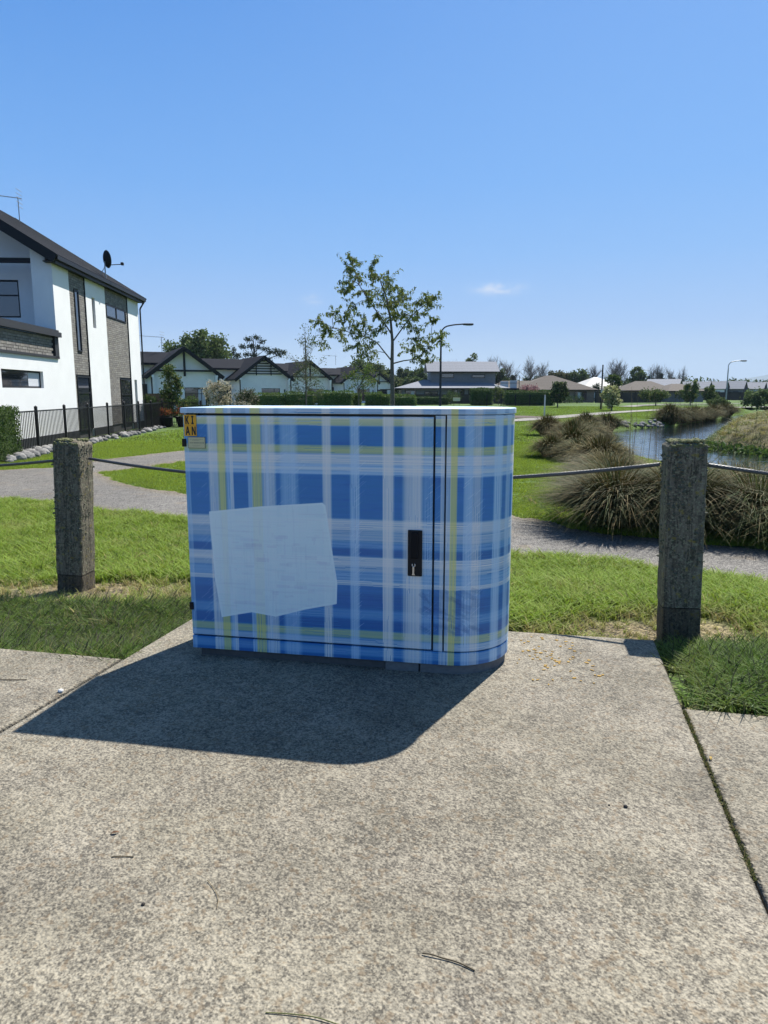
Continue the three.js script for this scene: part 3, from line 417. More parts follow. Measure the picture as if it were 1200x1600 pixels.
function treeParts(root, o) {                   // tapered trunk, limbs to every clump, leaves
  const r = rng(o.seed), top = o.trunkTop ?? Math.max(...o.clumps.map(c => c[1])) * 0.8, geos = [], fork = o.fork ?? top * 0.4, lean = o.lean ?? [0, 0];
  const axisAt = y => [lean[0] * (y / top) ** 1.5, y, lean[1] * (y / top) ** 1.5];
  const tp = []; for (let i = 0; i <= 8; i++) { const y = top * i / 8, p = axisAt(y); tp.push([p[0] + (r() - 0.5) * o.r0 * 0.4 * (i > 0 ? 1 : 0), i ? y : -0.1, p[2] + (r() - 0.5) * o.r0 * 0.4 * (i > 0 ? 1 : 0)]); }
  geos.push(...limb(tp, o.r0, o.r0 * 0.25, o.seg ?? 8));
  for (const c of o.clumps) { const y = clamp(fork + (c[1] - fork) * (o.reach ?? 0.5) * (0.7 + r() * 0.4), fork * 0.9, top * 0.98), a = axisAt(y), L = Math.hypot(c[0] - a[0], c[1] - y, c[2] - a[2]); geos.push(...limb(bend(a, c, -0.06 * L * (o.arch ?? 1), r), Math.min(o.r0 * 0.42, o.limb ?? o.r0 * 0.3), o.r0 * 0.05, 4)); if (o.twigs) for (let k = 0; k < o.twigs; k++) { const e = [c[0] + (r() - 0.5) * o.rad * 2, c[1] + (r() - 0.4) * o.rad * 1.6, c[2] + (r() - 0.5) * o.rad * 2]; geos.push(bar([lerp(a[0], c[0], 0.75), lerp(a[1] ?? y, c[1], 0.75), lerp(a[2], c[2], 0.75)], e, o.r0 * 0.07, o.r0 * 0.03, 3)); } }
  part('trunk', geos, o.bark ?? M.bark, root);
  const L = new Leaves(o.seed + 7); for (const c of o.clumps) L.clump(c[0], c[1], c[2], c[3] ?? o.rad, c[4] ?? o.n, o, o.flat ?? 1);
  part('crown', L.geo(), o.far ? M.leafFar : M.leaf, root);
}
function tree(name, label, pos, o, group) { const t = thing(name, label, o.category ?? 'tree', pos, 0, group); treeParts(t, o); return t; }

// ------------------------------------------------------------------ grass
function bladeClump(n, h, spread, w, curl, seed) {
  const P = [], C = [], r = rng(seed);
  for (let i = 0; i < n; i++) {
    const a = r() * 6.283, d = Math.sqrt(r()) * spread, x = Math.cos(a) * d, z = Math.sin(a) * d, b = r() * 6.283, hh = h * (0.45 + r() * 0.75), lean = curl * (0.3 + r()) * hh, dx = Math.cos(b), dz = Math.sin(b), f = r() * 6.283, wx = Math.cos(f) * w / 2, wz = Math.sin(f) * w / 2, k = 0.55 + r() * 0.9, dry = r() < 0.07 ? 1 : 0, col = dry ? [0.5 / 0.1 * 0.06, 0.24 / 0.1 * 0.1, 0.5] : [k * (0.85 + r() * 0.3), k, k * 0.9];
    const pt = t => [x + dx * lean * t * t, -0.01 + hh * (t - 0.25 * t * t * curl), z + dz * lean * t * t]; const ts = [0, 0.4, 0.75, 1], ws = [1, 0.95, 0.6, 0];
    for (let s = 0; s < 3; s++) { const p = pt(ts[s]), q = pt(ts[s + 1]), a0 = ws[s], a1 = ws[s + 1]; P.push(p[0] - wx * a0, p[1], p[2] - wz * a0, p[0] + wx * a0, p[1], p[2] + wz * a0, q[0] + wx * a1, q[1], q[2] + wz * a1); let v = 3; if (a1 > 0) { P.push(p[0] - wx * a0, p[1], p[2] - wz * a0, q[0] + wx * a1, q[1], q[2] + wz * a1, q[0] - wx * a1, q[1], q[2] - wz * a1); v = 6; } for (let m = 0; m < v; m++) C.push(...col); }
  }
  const g = new THREE.BufferGeometry(); g.setAttribute('position', new THREE.Float32BufferAttribute(P, 3)); g.setAttribute('color', new THREE.Float32BufferAttribute(C, 3)); g.computeVertexNormals(); return g;
}
function scatter(name, label, geo, n, seed, place, category = 'grass') {      // place(r) -> [x, z, scale, colour] or null
  const r = rng(seed), list = []; for (let i = 0; i < n; i++) { const p = place(r); if (p) list.push(p); }
  const im = new THREE.InstancedMesh(geo, M.grass, list.length), m = new THREE.Matrix4(), q = new THREE.Quaternion(), e = new THREE.Euler();
  list.forEach(([x, z, s, c], i) => { e.set((r() - 0.5) * 0.2, r() * 6.283, (r() - 0.5) * 0.2); q.setFromEuler(e); m.compose(new THREE.Vector3(x, height(x, z), z), q, new THREE.Vector3(s, s * (0.8 + r() * 0.4), s)); im.setMatrixAt(i, m); im.setColorAt(i, lin(...c)); });
  im.castShadow = im.receiveShadow = true; im.name = numbered(name); im.userData = { kind: 'stuff', label, category }; scene.add(im); return im;
}
const free = (x, z) => !onSlab(x, z) && !inPoly(x, z, RIVER);
const mix3 = (a, b, t) => [lerp(a[0], b[0], t), lerp(a[1], b[1], t), lerp(a[2], b[2], t)];
const BRIGHT = [0.215, 0.30, 0.038], DARKG = [0.15, 0.24, 0.05], STRAW = [0.38, 0.31, 0.16], LAWN = [0.24, 0.33, 0.034];
function nearGrass(x0, x1, z0, z1) { return r => { const x = lerp(x0, x1, r()), z = lerp(z0, z1, r()); if (!free(x, z) || onGravel(x, z) || Math.hypot(x - 1.978, z + 4.626) < 0.18 || Math.hypot(x + 2.736, z + 6.18) < 0.18) return null; const s = soilness(x, z), n = fbm(x * 1.6, z * 1.6, 91, 3); if (r() < s * 0.82) return null; const dry = clamp(s * 2.2 + smooth(0.55, 0.8, fbm(x * 2.5, z * 2.5, 61, 3)) * 0.5); return [x, z, lerp(1.0, 0.5, s) * (0.7 + n * 0.6), mix3(BRIGHT, STRAW, dry * r())]; }; }
const clumpA = bladeClump(11, 0.125, 0.05, 0.0105, 0.9, 1), clumpB = bladeClump(14, 0.15, 0.055, 0.0075, 1.2, 2), clumpC = bladeClump(26, 0.06, 0.11, 0.008, 0.8, 3), clumpD = bladeClump(22, 0.06, 0.3, 0.02, 0.8, 4), clumpS = bladeClump(9, 0.05, 0.06, 0.004, 1.8, 5);
scatter('grass', 'bright green verge grass right of the cabinet up to the gravel path', clumpA, 15000, 11, nearGrass(0.2, 6, -8.4, -4.2));
scatter('grass', 'bright green verge grass left of the cabinet up to the gravel path', clumpA, 24000, 12, nearGrass(-7.5, 0.2, -12.6, -5.4));
scatter('grass', 'scattered taller grass tufts along the verge on both sides of the cabinet', bladeClump(9, 0.2, 0.04, 0.012, 1.1, 7), 2600, 19, r => { const q = nearGrass(-7.5, 6, -12.4, -4.6)(r); if (!q || fbm(q[0] * 2, q[1] * 2, 66, 3) < 0.5) return null; return [q[0], q[1], q[2] * 0.9, mix3([0.15, 0.25, 0.035], STRAW, r() < 0.25 ? 0.7 : 0.05)]; });
scatter('grass', 'dense dark fine grass at the corner of the footpath left of the cabinet', clumpB, 9000, 13, r => { const x = lerp(-4.4, -1.1, r()), z = lerp(-6.0, -3.6, r()); if (!free(x, z)) return null; const n = fbm(x * 2.5, z * 2.5, 51, 3), back = -5.45 + (n - 0.5) * 0.5; if (z < back || (z < -4.9 && x > -1.25)) return null; return [x, z, 0.75 + n * 0.6, r() < 0.1 ? mix3(DARKG, STRAW, 0.6) : mix3(DARKG, [0.10, 0.17, 0.035], n * r() * 1.3)]; });
scatter('grass', 'dense dark fine grass beside the right edge of the pad', clumpB, 5200, 14, r => { const x = lerp(1.2, 4.2, r()), z = lerp(-4.5, -2.2, r()); if (!free(x, z)) return null; const d = x - LR(z), n = fbm(x * 2.5, z * 2.5, 52, 3); if (r() > smooth(0.0, 0.35, d) * 0.9 + 0.12) return null; const lime = (1 - smooth(0.15, 0.5, d + (n - 0.5) * 0.3)); return [x, z, 0.6 + n * 0.6, mix3(mix3(DARKG, [0.075, 0.15, 0.03], n * r()), [0.17, 0.20, 0.045], lime * r())]; });
scatter('dry_grass', 'loose straw and cut grass on the bare soil round the posts and pad', clumpS, 5200, 15, r => { const x = lerp(-4.5, 4, r()), z = lerp(-6.8, -3.2, r()); if (!free(x, z)) return null; const s = soilness(x, z); if (s < 0.12 || r() > 0.55) return null; return [x, z, 0.6 + r() * 0.8, mix3(STRAW, [0.16, 0.17, 0.05], r())]; });
const lawnPlace = (x0, x1, z0, z1, pw) => r => { const z = z0 + (z1 - z0) * r() ** pw, x = lerp(x0, x1, r()); if (Math.abs(x) > 0.66 * -z + 1.2 || !free(x, z) || onGravel(x, z) || (x > 2 && inPoly(x, z, RIGHTBANK))) return null; if (x < -10.3) return null; const n = fbm(x * 0.6, z * 0.6, 23, 4); return [x, z, 0.8 + n * 0.5, mix3(LAWN, [0.17, 0.235, 0.04], smooth(0.45, 0.75, n) * r())]; };
scatter('lawn', 'mown lawn between the gravel path and the river', clumpC, 60000, 16, lawnPlace(-11, 13, -8.6, -27, 1.5));
scatter('lawn', 'mown lawn stretching to the far houses', clumpD, 42000, 17, lawnPlace(-12, 40, -26, -92, 1.4));
scatter('bank_weeds', 'rough tan and green weeds on the far river bank', bladeClump(24, 0.16, 0.2, 0.016, 1.6, 6), 9000, 18, r => { const z = lerp(-60, -17, r()), x = lerp(13, 42, r()); if (!inPoly(x, z, RIGHTBANK) || x > 0.7 * -z + 1) return null; const d = edgeDist(x, z, RIVER), n = fbm(x * 0.9, z * 0.9, 27, 3); return [x, z, 0.7 + n * 1.1, d > 6 + n * 4 ? mix3(LAWN, STRAW, r() * 0.4) : mix3([0.30, 0.26, 0.10], [0.10, 0.16, 0.03], smooth(0.4, 0.65, n) * r() + (d < 0.8 ? 0.5 : 0))]; }, 'weeds');
{ // bright cress at the water's edge
  const r = rng(77), im = [];
  const L = new Leaves(79); for (let i = 0; i < 90; i++) { const a = r() * 6.283, q = Math.sqrt(r()) * 0.5; L.clump(Math.cos(a) * q, 0.05 + r() * 0.22 * (1 - q), Math.sin(a) * q, 0.1, 9, { cols: FRESH.concat(GREEN), len: 0.09, wid: 0.06 }); } const g = L.geo();
  const spots = [[13.8, -31.6], [14.0, -29.8], [14.3, -28.3], [14.8, -26.6], [15.7, -25], [16.8, -23.4], [14.5, -33], [15.4, -35], [14.1, -30.6]];
  spots.forEach(([x, z], i) => single('water_weed', g, M.leaf, ['at the tip of the far bank', 'second from the tip of the far bank', 'third from the tip of the far bank', 'fourth from the tip of the far bank', 'fifth from the tip of the far bank', 'at the right frame edge on the far bank', 'just upstream of the bank tip', 'farthest upstream along the far bank', 'small one tucked beside the bank tip'].map(q => 'bright green clump of water weed ' + q)[i], 'water weed', 'water weed along the far bank', [x, height(x, z) - 0.02, z], i * 1.7).scale.setScalar(1.2 + r() * 0.9));
}

// ------------------------------------------------------------------ sedge tussocks
function tussockGeo(n, h, rad, w, seed, cols, upright = 0.4, flop = 0.9) {
  const P = [], C = [], r = rng(seed);
  for (let i = 0; i < n; i++) {
    const a = r() * 6.283, q = Math.sqrt(r()), x = Math.cos(a) * q * rad * 0.3, z = Math.sin(a) * q * rad * 0.3, hh = h * (0.55 + r() * 0.6), out = rad * (upright + (1 - upright) * q) * (0.55 + r() * 0.8), b = a + (r() - 0.5) * 1.1, dx = Math.cos(b), dz = Math.sin(b), c = cols[Math.floor(r() * cols.length)], k = 0.7 + r() * 0.6, wx = -dz * w / 2, wz = dx * w / 2, droop = flop * (0.4 + r() * 0.6);
    const N = 6, pt = t => [x + dx * out * t ** 1.4, hh * (t * (1.55) - t * t * (0.55 + droop * q)), z + dz * out * t ** 1.4];
    let p = pt(0); for (let s = 0; s < N; s++) { const qn = pt((s + 1) / N), a0 = s === 0 ? 0.7 : 1 - (s / N) ** 3, a1 = 1 - ((s + 1) / N) ** 3; P.push(p[0] - wx * a0, p[1], p[2] - wz * a0, p[0] + wx * a0, p[1], p[2] + wz * a0, qn[0] + wx * a1, qn[1], qn[2] + wz * a1); let v = 3; if (a1 > 0.01) { P.push(p[0] - wx * a0, p[1], p[2] - wz * a0, qn[0] + wx * a1, qn[1], qn[2] + wz * a1, qn[0] - wx * a1, qn[1], qn[2] - wz * a1); v = 6; } for (let m = 0; m < v; m++) C.push(c[0] * k, c[1] * k, c[2] * k); p = qn; }
  }
  const g = new THREE.BufferGeometry(); g.setAttribute('position', new THREE.Float32BufferAttribute(P, 3)); g.setAttribute('color', new THREE.Float32BufferAttribute(C, 3)); g.computeVertexNormals(); return g;
}
const SEDGE = [[0.075, 0.072, 0.02], [0.11, 0.082, 0.026], [0.055, 0.066, 0.018], [0.16, 0.115, 0.042], [0.045, 0.062, 0.016], [0.065, 0.08, 0.02]], SEDGEB = [[0.115, 0.092, 0.028], [0.16, 0.12, 0.042], [0.085, 0.08, 0.022], [0.062, 0.072, 0.018]], SEDGEG = [[0.07, 0.11, 0.025], [0.10, 0.13, 0.03], [0.18, 0.15, 0.06], [0.055, 0.095, 0.02]];
M.tussock = leafMat(0.06);
const bigSedge = (label, x, z, h, rad, n, seed, cols, up) => single('sedge_tussock', tussockGeo(Math.round(n * 1.7), h, rad, 0.0115, seed, cols, up, 1.0), M.sedge, label, 'sedge', 'tall sedge along the gravel path', [x, height(x, z) - 0.02, z]);
bigSedge('tall olive brown sedge spilling onto the gravel path left of the right post', 3.2, -9.75, 1.0, 1.0, 3200, 31, SEDGE, 0.3);
bigSedge('tall dark sedge with tan blades directly behind the right post', 4.0, -9.5, 1.12, 1.05, 3200, 32, SEDGE, 0.3);
bigSedge('tall brown sedge between the right post and the frame edge', 4.9, -9.3, 1.0, 1.1, 2800, 33, SEDGE.concat(SEDGEG), 0.35);
bigSedge('greener upright sedge clump at the right frame edge', 5.2, -8.6, 0.85, 0.9, 2000, 34, SEDGEG, 0.35);
bigSedge('golden brown sedge behind the tall clumps, nearer the water', 4.0, -12.4, 0.85, 1.1, 2600, 35, SEDGE, 0.3);
bigSedge('brown sedge at the water edge behind the right post', 6.0, -12.2, 0.75, 1.1, 2400, 36, SEDGE, 0.3);
bigSedge('ragged brown sedge in the middle of the near bank, behind the tallest clump', 4.7, -15.0, 0.75, 1.0, 2000, 37, SEDGEB, 0.3);
single('reed_stems', (() => { const r = rng(5), g = []; for (let i = 0; i < 46; i++) { const x = (r() - 0.5) * 2.6, z = (r() - 0.5) * 1.6, h = 1.2 + r() * 0.75; g.push(bar([x, 0, z], [x + (r() - 0.5) * 0.35, h, z + (r() - 0.5) * 0.3], 0.004, 0.002, 3)); } return g; })(), mat(0.16, 0.115, 0.05, 0.9), 'thin bare seed stalks rising above the sedge, against the water', 'reeds', undefined, [4.6, height(4.6, -11.6), -11.6]);
{
  const V = [tussockGeo(2600, 0.88, 0.78, 0.02, 41, SEDGEB, 0.2, 0.98), tussockGeo(2600, 0.95, 0.74, 0.02, 42, SEDGEB.concat(SEDGE), 0.2, 1.0), tussockGeo(2400, 0.86, 0.8, 0.02, 43, SEDGE, 0.2, 0.95)];
  const spots = [[6.98, -30.8, 1.05, 'low brown sedge tussock at the left end of the upper row by the lawn'], [7.3, -28.1, 1.0, 'brown sedge tussock in front of the upper row'], [8.0, -30.0, 1.15, 'rounded brown tussock, third along the upper row'], [9.2, -32.4, 1.35, 'tallest dark brown tussock of the upper row'], [11.3, -40.4, 1.1, 'tussock half hidden between the two tallest of the upper row'], [13.2, -42.9, 1.4, 'big dome-shaped tussock standing in the water edge'], [10.2, -36.5, 1.2, 'brown tussock behind the tallest of the upper row'],
    [4.75, -20.4, 0.8, 'dark tussock at the lawn edge, leftmost of the lower row'], [5.3, -19.3, 0.85, 'tussock second in the lower row, over the lawn edge'], [5.3, -17.6, 0.9, 'tussock third in the lower row with a green tuft'], [5.6, -21.4, 0.9, 'tussock behind the leftmost of the lower row'], [5.9, -18.6, 0.75, 'golden tussock in the middle of the near bank'], [7.4, -26.5, 0.75, 'tussock at the water between the two rows'],
    [20.0, -50.6, 1.5, 'leftmost tussock of the far row across the water bend'], [22.0, -53.6, 1.45, 'second tussock of the far row along the water'], [23.6, -55.9, 1.4, 'third tussock of the far row along the water'], [24.9, -57.8, 1.4, 'fourth tussock of the far row along the water'], [26.6, -60.0, 1.35, 'fifth tussock of the far row along the water'], [28.2, -62.4, 1.3, 'sixth tussock of the far row along the water'], [29.4, -64.6, 1.4, 'seventh tussock of the far row along the water'], [32.2, -68.6, 1.35, 'eighth tussock of the far row, next to the green willow bush'], [33.6, -70.6, 1.4, 'last tussock at the right end of the far row']];
  spots.forEach(([x, z, s, l], i) => { const o = single('sedge_tussock', V[i % 3], M.tussock, l, 'sedge', 'sedge tussocks along the river', [x, height(x, z) - 0.03, z], i * 2.1); o.scale.set(s * 1.14, s * 1.08 * (0.9 + 0.2 * hash(i, 3, 4)), s * 1.14); });
}

// ------------------------------------------------------------------ buildings
const G = -0.4;                                 // level of the lawns and house plots
function windowAt(root, put, w, h, { bars = [], rails = [], depth = 0.05, fr = 0.06, name = 'window', curtain } = {}) {   // put(geometry) moves a piece built in x/y, facing +z
  const f = [box(w, fr, depth, 0, fr / 2, 0), box(w, fr, depth, 0, h - fr / 2, 0), box(fr, h - 2 * fr, depth, -w / 2 + fr / 2, h / 2, 0), box(fr, h - 2 * fr, depth, w / 2 - fr / 2, h / 2, 0)];
  for (const b of bars) f.push(box(fr * 0.8, h - 2 * fr, depth * 0.9, b, h / 2, 0)); for (const b of rails) f.push(box(w - 2 * fr, fr * 0.8, depth * 0.85, 0, b, 0));
  const o = part(name, f.map(put), M.black, root); part('pane', put(box(w - 2 * fr + 0.01, h - 2 * fr + 0.01, 0.012, 0, h / 2, -depth * 0.25)), M.glass, o);
  if (curtain) part('curtain', put(box(w * 0.3, h * 0.8, 0.01, curtain, h * 0.5, -depth * 0.25 + 0.012)), M.curtain, o);
  return o;
}
{ // the white two-storey house on the left
  const H = thing('white_house', 'white plastered two-storey house with grey brick strips and dark gable roof at the left', 'house', [-11.51, G, -21], 0.0724);
  const wallPiece = (outline, holes = [], x = 0, t = 0.22) => { const sh = new THREE.Shape(outline.map(([s, y]) => new THREE.Vector2(s, y))); for (const [a, b, c, d] of holes) { const p = new THREE.Path(); p.moveTo(a, c); p.lineTo(a, d); p.lineTo(b, d); p.lineTo(b, c); p.closePath(); sh.holes.push(p); } const g = new THREE.ExtrudeGeometry(sh, { depth: t, bevelEnabled: false }); g.rotateY(Math.PI / 2); g.translate(x - t, 0, 0); return boxUV(g); };
  const side = (s, y, x = 0) => g => { g.rotateY(Math.PI / 2); g.translate(x, y, -s); return g; };
  part('wall', wallPiece([[-7, 0], [7.48, 0], [7.48, 6.4], [5.84, 6.4], [5.84, 3.03], [-7, 3.03]], [[1.1, 4.31, 1.97, 2.54]]), M.plaster, H);
  part('wall', wallPiece([[9.26, 0], [11.93, 0], [11.93, 6.4], [9.26, 6.4]], [[10.09, 10.49, 4.51, 5.75]]), M.plaster, H);
  part('wall', wallPiece([[15.42, 0], [17.5, 0], [17.5, 6.4], [15.42, 6.4]], [[16.04, 16.5, 0.3, 2.45]]), M.plaster, H);
  const roofY = x => 6.58 + (0.5 - x) * 0.66;
  { // gable: pier beside the recess, recessed wall, far gable
    const pier = new THREE.Shape([[-0.72, 3.9], [-0.22, 3.9], [-0.22, 6.78], [-0.72, 7.05]].map(p => new THREE.Vector2(...p))); const g = new THREE.ExtrudeGeometry(pier, { depth: 1.5, bevelEnabled: false }); g.translate(0, 0, -7.34); part('pier', boxUV(g), M.plaster, H);
    const rec = new THREE.Shape([[-12, 3.9], [-0.72, 3.9], [-0.72, 7.05], [-6, 10.3], [-12, 6.6]].map(p => new THREE.Vector2(...p))); const hole = new THREE.Path(); hole.moveTo(-5.2, 4.62); hole.lineTo(-5.2, 6.0); hole.lineTo(-1.75, 6.0); hole.lineTo(-1.75, 4.62); hole.closePath(); rec.holes.push(hole);
    const g2 = new THREE.ExtrudeGeometry(rec, { depth: 0.2, bevelEnabled: false }); g2.translate(0, 0, -7.4); part('gable_wall', boxUV(g2), M.plaster, H);
    const far = new THREE.Shape([[-12.2, 0], [-0.22, 0], [-0.22, 6.78], [-6, 10.3], [-12.2, 6.4]].map(p => new THREE.Vector2(...p))); const g3 = new THREE.ExtrudeGeometry(far, { depth: 0.2, bevelEnabled: false }); g3.translate(0, 0, -17.49); part('gable_wall', boxUV(g3), M.plaster, H);
    windowAt(H, q => q.translate(-3.475, 4.62, -7.27), 3.45, 1.38, { bars: [-0.4], rails: [0.82], depth: 0.06 });
    part('tie_beam', box(11, 0.16, 0.18, -6.2, 6.5, -6.0), M.black, H);
    part('front_wall', box(11.7, 3.0, 0.2, -6.1, 1.5, 6.8), M.plaster, H);
  }
  const slope = Math.atan(0.62), len = 6.25 / Math.cos(slope);
  for (const d of [1, -1]) { const g = box(len, 0.14, 12.4, 0, 0, 0); g.rotateZ(-d * slope); g.translate(-6 + d * 3.125, 6.55 + 3.125 * 0.62 + 0.07, -11.65); part('roof', g, M.tile, H); 
    const n = 20; for (let k = 1; k < n; k++) { if (d < 0) break; const q = box(0.025, 0.02, 12.4); q.rotateZ(-slope); const t = k / n; q.translate(0.25 - 6.25 * t, 6.55 + 6.25 * t * 0.62 + 0.155, -11.65); part('roof_course', q, M.charcoal, H); } }
  for (const s of [5.44, 17.86]) for (const d of [1, -1]) { const g = box(len + 0.1, 0.34, 0.06, 0, 0, 0); g.rotateZ(-d * slope); g.translate(-6 + d * 3.125, 6.55 + 3.125 * 0.62 - 0.03, -s); part('bargeboard', g, M.black, H); }
  part('gutter', [box(0.12, 0.15, 12.3, 0.30, 6.55, -11.65), box(0.03, 0.2, 12.2, 0.23, 6.46, -11.65)], M.black, H);
  part('soffit', box(0.42, 0.04, 12.2, 0.02, 6.425, -11.65), M.charcoal, H);
  part('downpipe', [tube([[0.28, 6.5, -17.62], [0.2, 6.3, -17.62], [0.08, 6.1, -17.62], [0.07, 5.9, -17.62]], 0.04, 12), bar([0.07, 5.95, -17.62], [0.07, 0, -17.62], 0.04, 0.04, 8)], M.black, H);
  // brick strips: each brick a block over recessed mortar
  const rects = { a: [7.48, 9.26, 0.36, 6.4], b: [11.93, 15.42, 0.36, 6.4] }, holesA = [[7.95, 8.5, 3.4, 5.8], [7.6, 9.2, 0.2, 2.5]], holesB = [[11.93, 15.12, 5.13, 5.75], [13.5, 15.42, 0.2, 2.48]];
  const r = rng(21), brick = new THREE.BoxGeometry(0.05, 0.078, 0.325); boxUV(brick);
  function strip([s0, s1, y0, y1], holes) {
    part('mortar', wallPiece([[s0, 0], [s1, 0], [s1, 6.4], [s0, 6.4]], [], -0.05, 0.15), M.mortar, H);
    const lots = [[], [], [], []]; let row = 0;
    for (let y = y0; y < y1 - 0.05; y += 0.09, row++) for (let s = s0 + 0.02 - (row % 2) * 0.11; s < s1; s += 0.335) { let bits = [[Math.max(s, s0 + 0.01), Math.min(s + 0.325, s1 - 0.06)]]; for (const h of holes) if (y + 0.08 > h[2] && y < h[3]) bits = bits.flatMap(([a, b]) => b <= h[0] || a >= h[1] ? [[a, b]] : [[a, h[0]], [h[1], b]]); for (const [a, b] of bits) { if (b - a < 0.03) continue; const g = new THREE.BoxGeometry(0.05, 0.078, b - a); boxUV(g); g.translate(-0.035 + r() * 0.008, y + 0.039, -(a + b) / 2); lots[Math.floor(r() * 4)].push(g); } }
    lots.forEach((l, i) => { const o = part('bricks', l, M.bricks[i], H, 'long grey bricks of the wall strips'); o.userData.kind = 'stuff'; });
    part('trim', box(0.10, 6.05, 0.06, -0.02, 3.37, -(s1 - 0.03)), M.black, H);
  }
  strip(rects.a, holesA); strip(rects.b, holesB);
  windowAt(H, side(8.225, 3.42, 0.0), 0.5, 2.36, {}); windowAt(H, side(8.4, 0.3, 0.0), 1.5, 2.17, { rails: [1.5] });
  windowAt(H, side(13.53, 5.15, 0.0), 3.1, 0.58, { bars: [0] }); windowAt(H, side(14.45, 0.3, 0.0), 1.8, 2.15, { rails: [1.4] });
  windowAt(H, side(10.29, 4.51, -0.12), 0.4, 1.24, { fr: 0.04 }); windowAt(H, side(16.27, 0.3, -0.12), 0.46, 2.15, { fr: 0.04 }); windowAt(H, side(2.705, 1.97, -0.12), 3.21, 0.57, { curtain: 1.1 });
  for (const [l, q] of [[14.3, 0.3], [2.6, 10.6], [0.6, 15.74], [1.0, 17.0]]) part('base_course', box(0.05, 0.34, l, 0.012, 0.17, -q), M.charcoal, H);
  // balcony band: brick panel between dark flashings
  part('band_backing', box(0.15, 0.75, 12.8, -0.12, 3.42, 0.58), M.mortar, H);
  { let n = 0; for (let row = 0; row < 7; row++) for (let s = 5.43 - 0.02 - (row % 2) * 0.17; s > -2.6; s -= 0.345) { if (n++ > 235) break; const o = part('brick', brick, M.bricks[Math.floor(r() * 4)], H); o.position.set(-0.03 + r() * 0.01, 3.16 + row * 0.092, -(s - 0.165)); } }
  part('flashing', [box(0.12, 0.09, 12.85, 0.0, 3.07, 0.58), box(0.14, 0.78, 0.36, -0.01, 3.45, -5.65)], M.charcoal, H);
  part('gutter', [box(0.2, 0.17, 12.9, 0.08, 3.88, 0.6), box(0.13, 0.09, 12.85, 0.03, 4.0, 0.6)], M.charcoal, H);
  { const g = box(1.3, 0.05, 12.9); g.rotateZ(-0.22); g.translate(-0.55, 4.14, 0.6); part('ledge_roof', g, M.charcoal, H); }
  part('balcony_floor', box(10.5, 0.12, 14.6, -6.4, 3.9, -0.1), M.charcoal, H);
}
{ // satellite dish and aerials
  const base = new THREE.Object3D(); base.position.set(-11.51, G, -21); base.rotation.y = 0.0724; base.updateMatrix(); const w = (m, y, s) => new THREE.Vector3(m, y, -s).applyMatrix4(base.matrix).toArray();
  const D = thing('satellite_dish', 'dark satellite dish on a short mast above the white house gutter', 'satellite dish', w(0.10, 6.78, 11.9), 0.0724);
  const d = new THREE.LatheGeometry([[0, 0], [0.12, 0.012], [0.24, 0.05], [0.36, 0.115], [0.38, 0.135], [0.36, 0.128], [0.24, 0.062], [0, 0.015]].map(p => new THREE.Vector2(...p)), 28); d.scale(0.8, 1, 1.15); d.applyQuaternion(new THREE.Quaternion().setFromUnitVectors(new THREE.Vector3(0, 1, 0), new THREE.Vector3(0.68, 0.33, -0.65).normalize())); d.translate(0, 0.78, 0);
  part('dish', d, M.charcoal, D); part('mast', [bar([0, -0.15, 0], [0, 0.72, 0], 0.025), bar([-0.25, 0.05, 0.05], [0, 0.5, 0], 0.015)], M.galv, D); part('feed_arm', [bar([0, 0.55, 0], [0.62, 0.66, -0.35], 0.018)], M.black, D); part('receiver', rbox(0.13, 0.13, 0.13, 0.65, 0.68, -0.37, 0.03), M.black, D);
  const ant = (label, pos, ry, k) => { const a = thing('tv_aerial', label, 'aerial', pos, ry, 'television aerials on the roofs'); part('mast', bar([0, -0.2, 0], [0, 0.85 * k, 0], 0.02 * k), M.galv, a); part('boom', bar([-1.4 * k, 0.9 * k, 0], [0.15 * k, 0.8 * k, 0], 0.016 * k), M.galv, a); const e = []; for (let i = 0; i < 9; i++) e.push(bar([-1.35 * k + i * 0.14 * k, 0.895 * k - i * 0.009 * k, -0.12 * k], [-1.35 * k + i * 0.14 * k, 0.895 * k - i * 0.009 * k, 0.12 * k], 0.007 * k)); for (let i = 0; i < 5; i++) e.push(bar([0.12 * k, 0.45 * k + i * 0.17 * k, -0.3 * k], [-0.02 * k, 0.45 * k + i * 0.17 * k, 0.3 * k], 0.01 * k)); part('elements', e, M.galv, a); return a; };
  ant('television aerial on the ridge of the white house', w(-5.2, 10.25, 16.5), 0.3, 1.15);
  ant('television aerial on the first villa roof beside the white house', [-23.0, 5.7, -76], 0.1, 1.6);
  ant('small television aerial on the fourth villa roof', [-8.2, 6.1, -124], 0.1, 1.6);
}
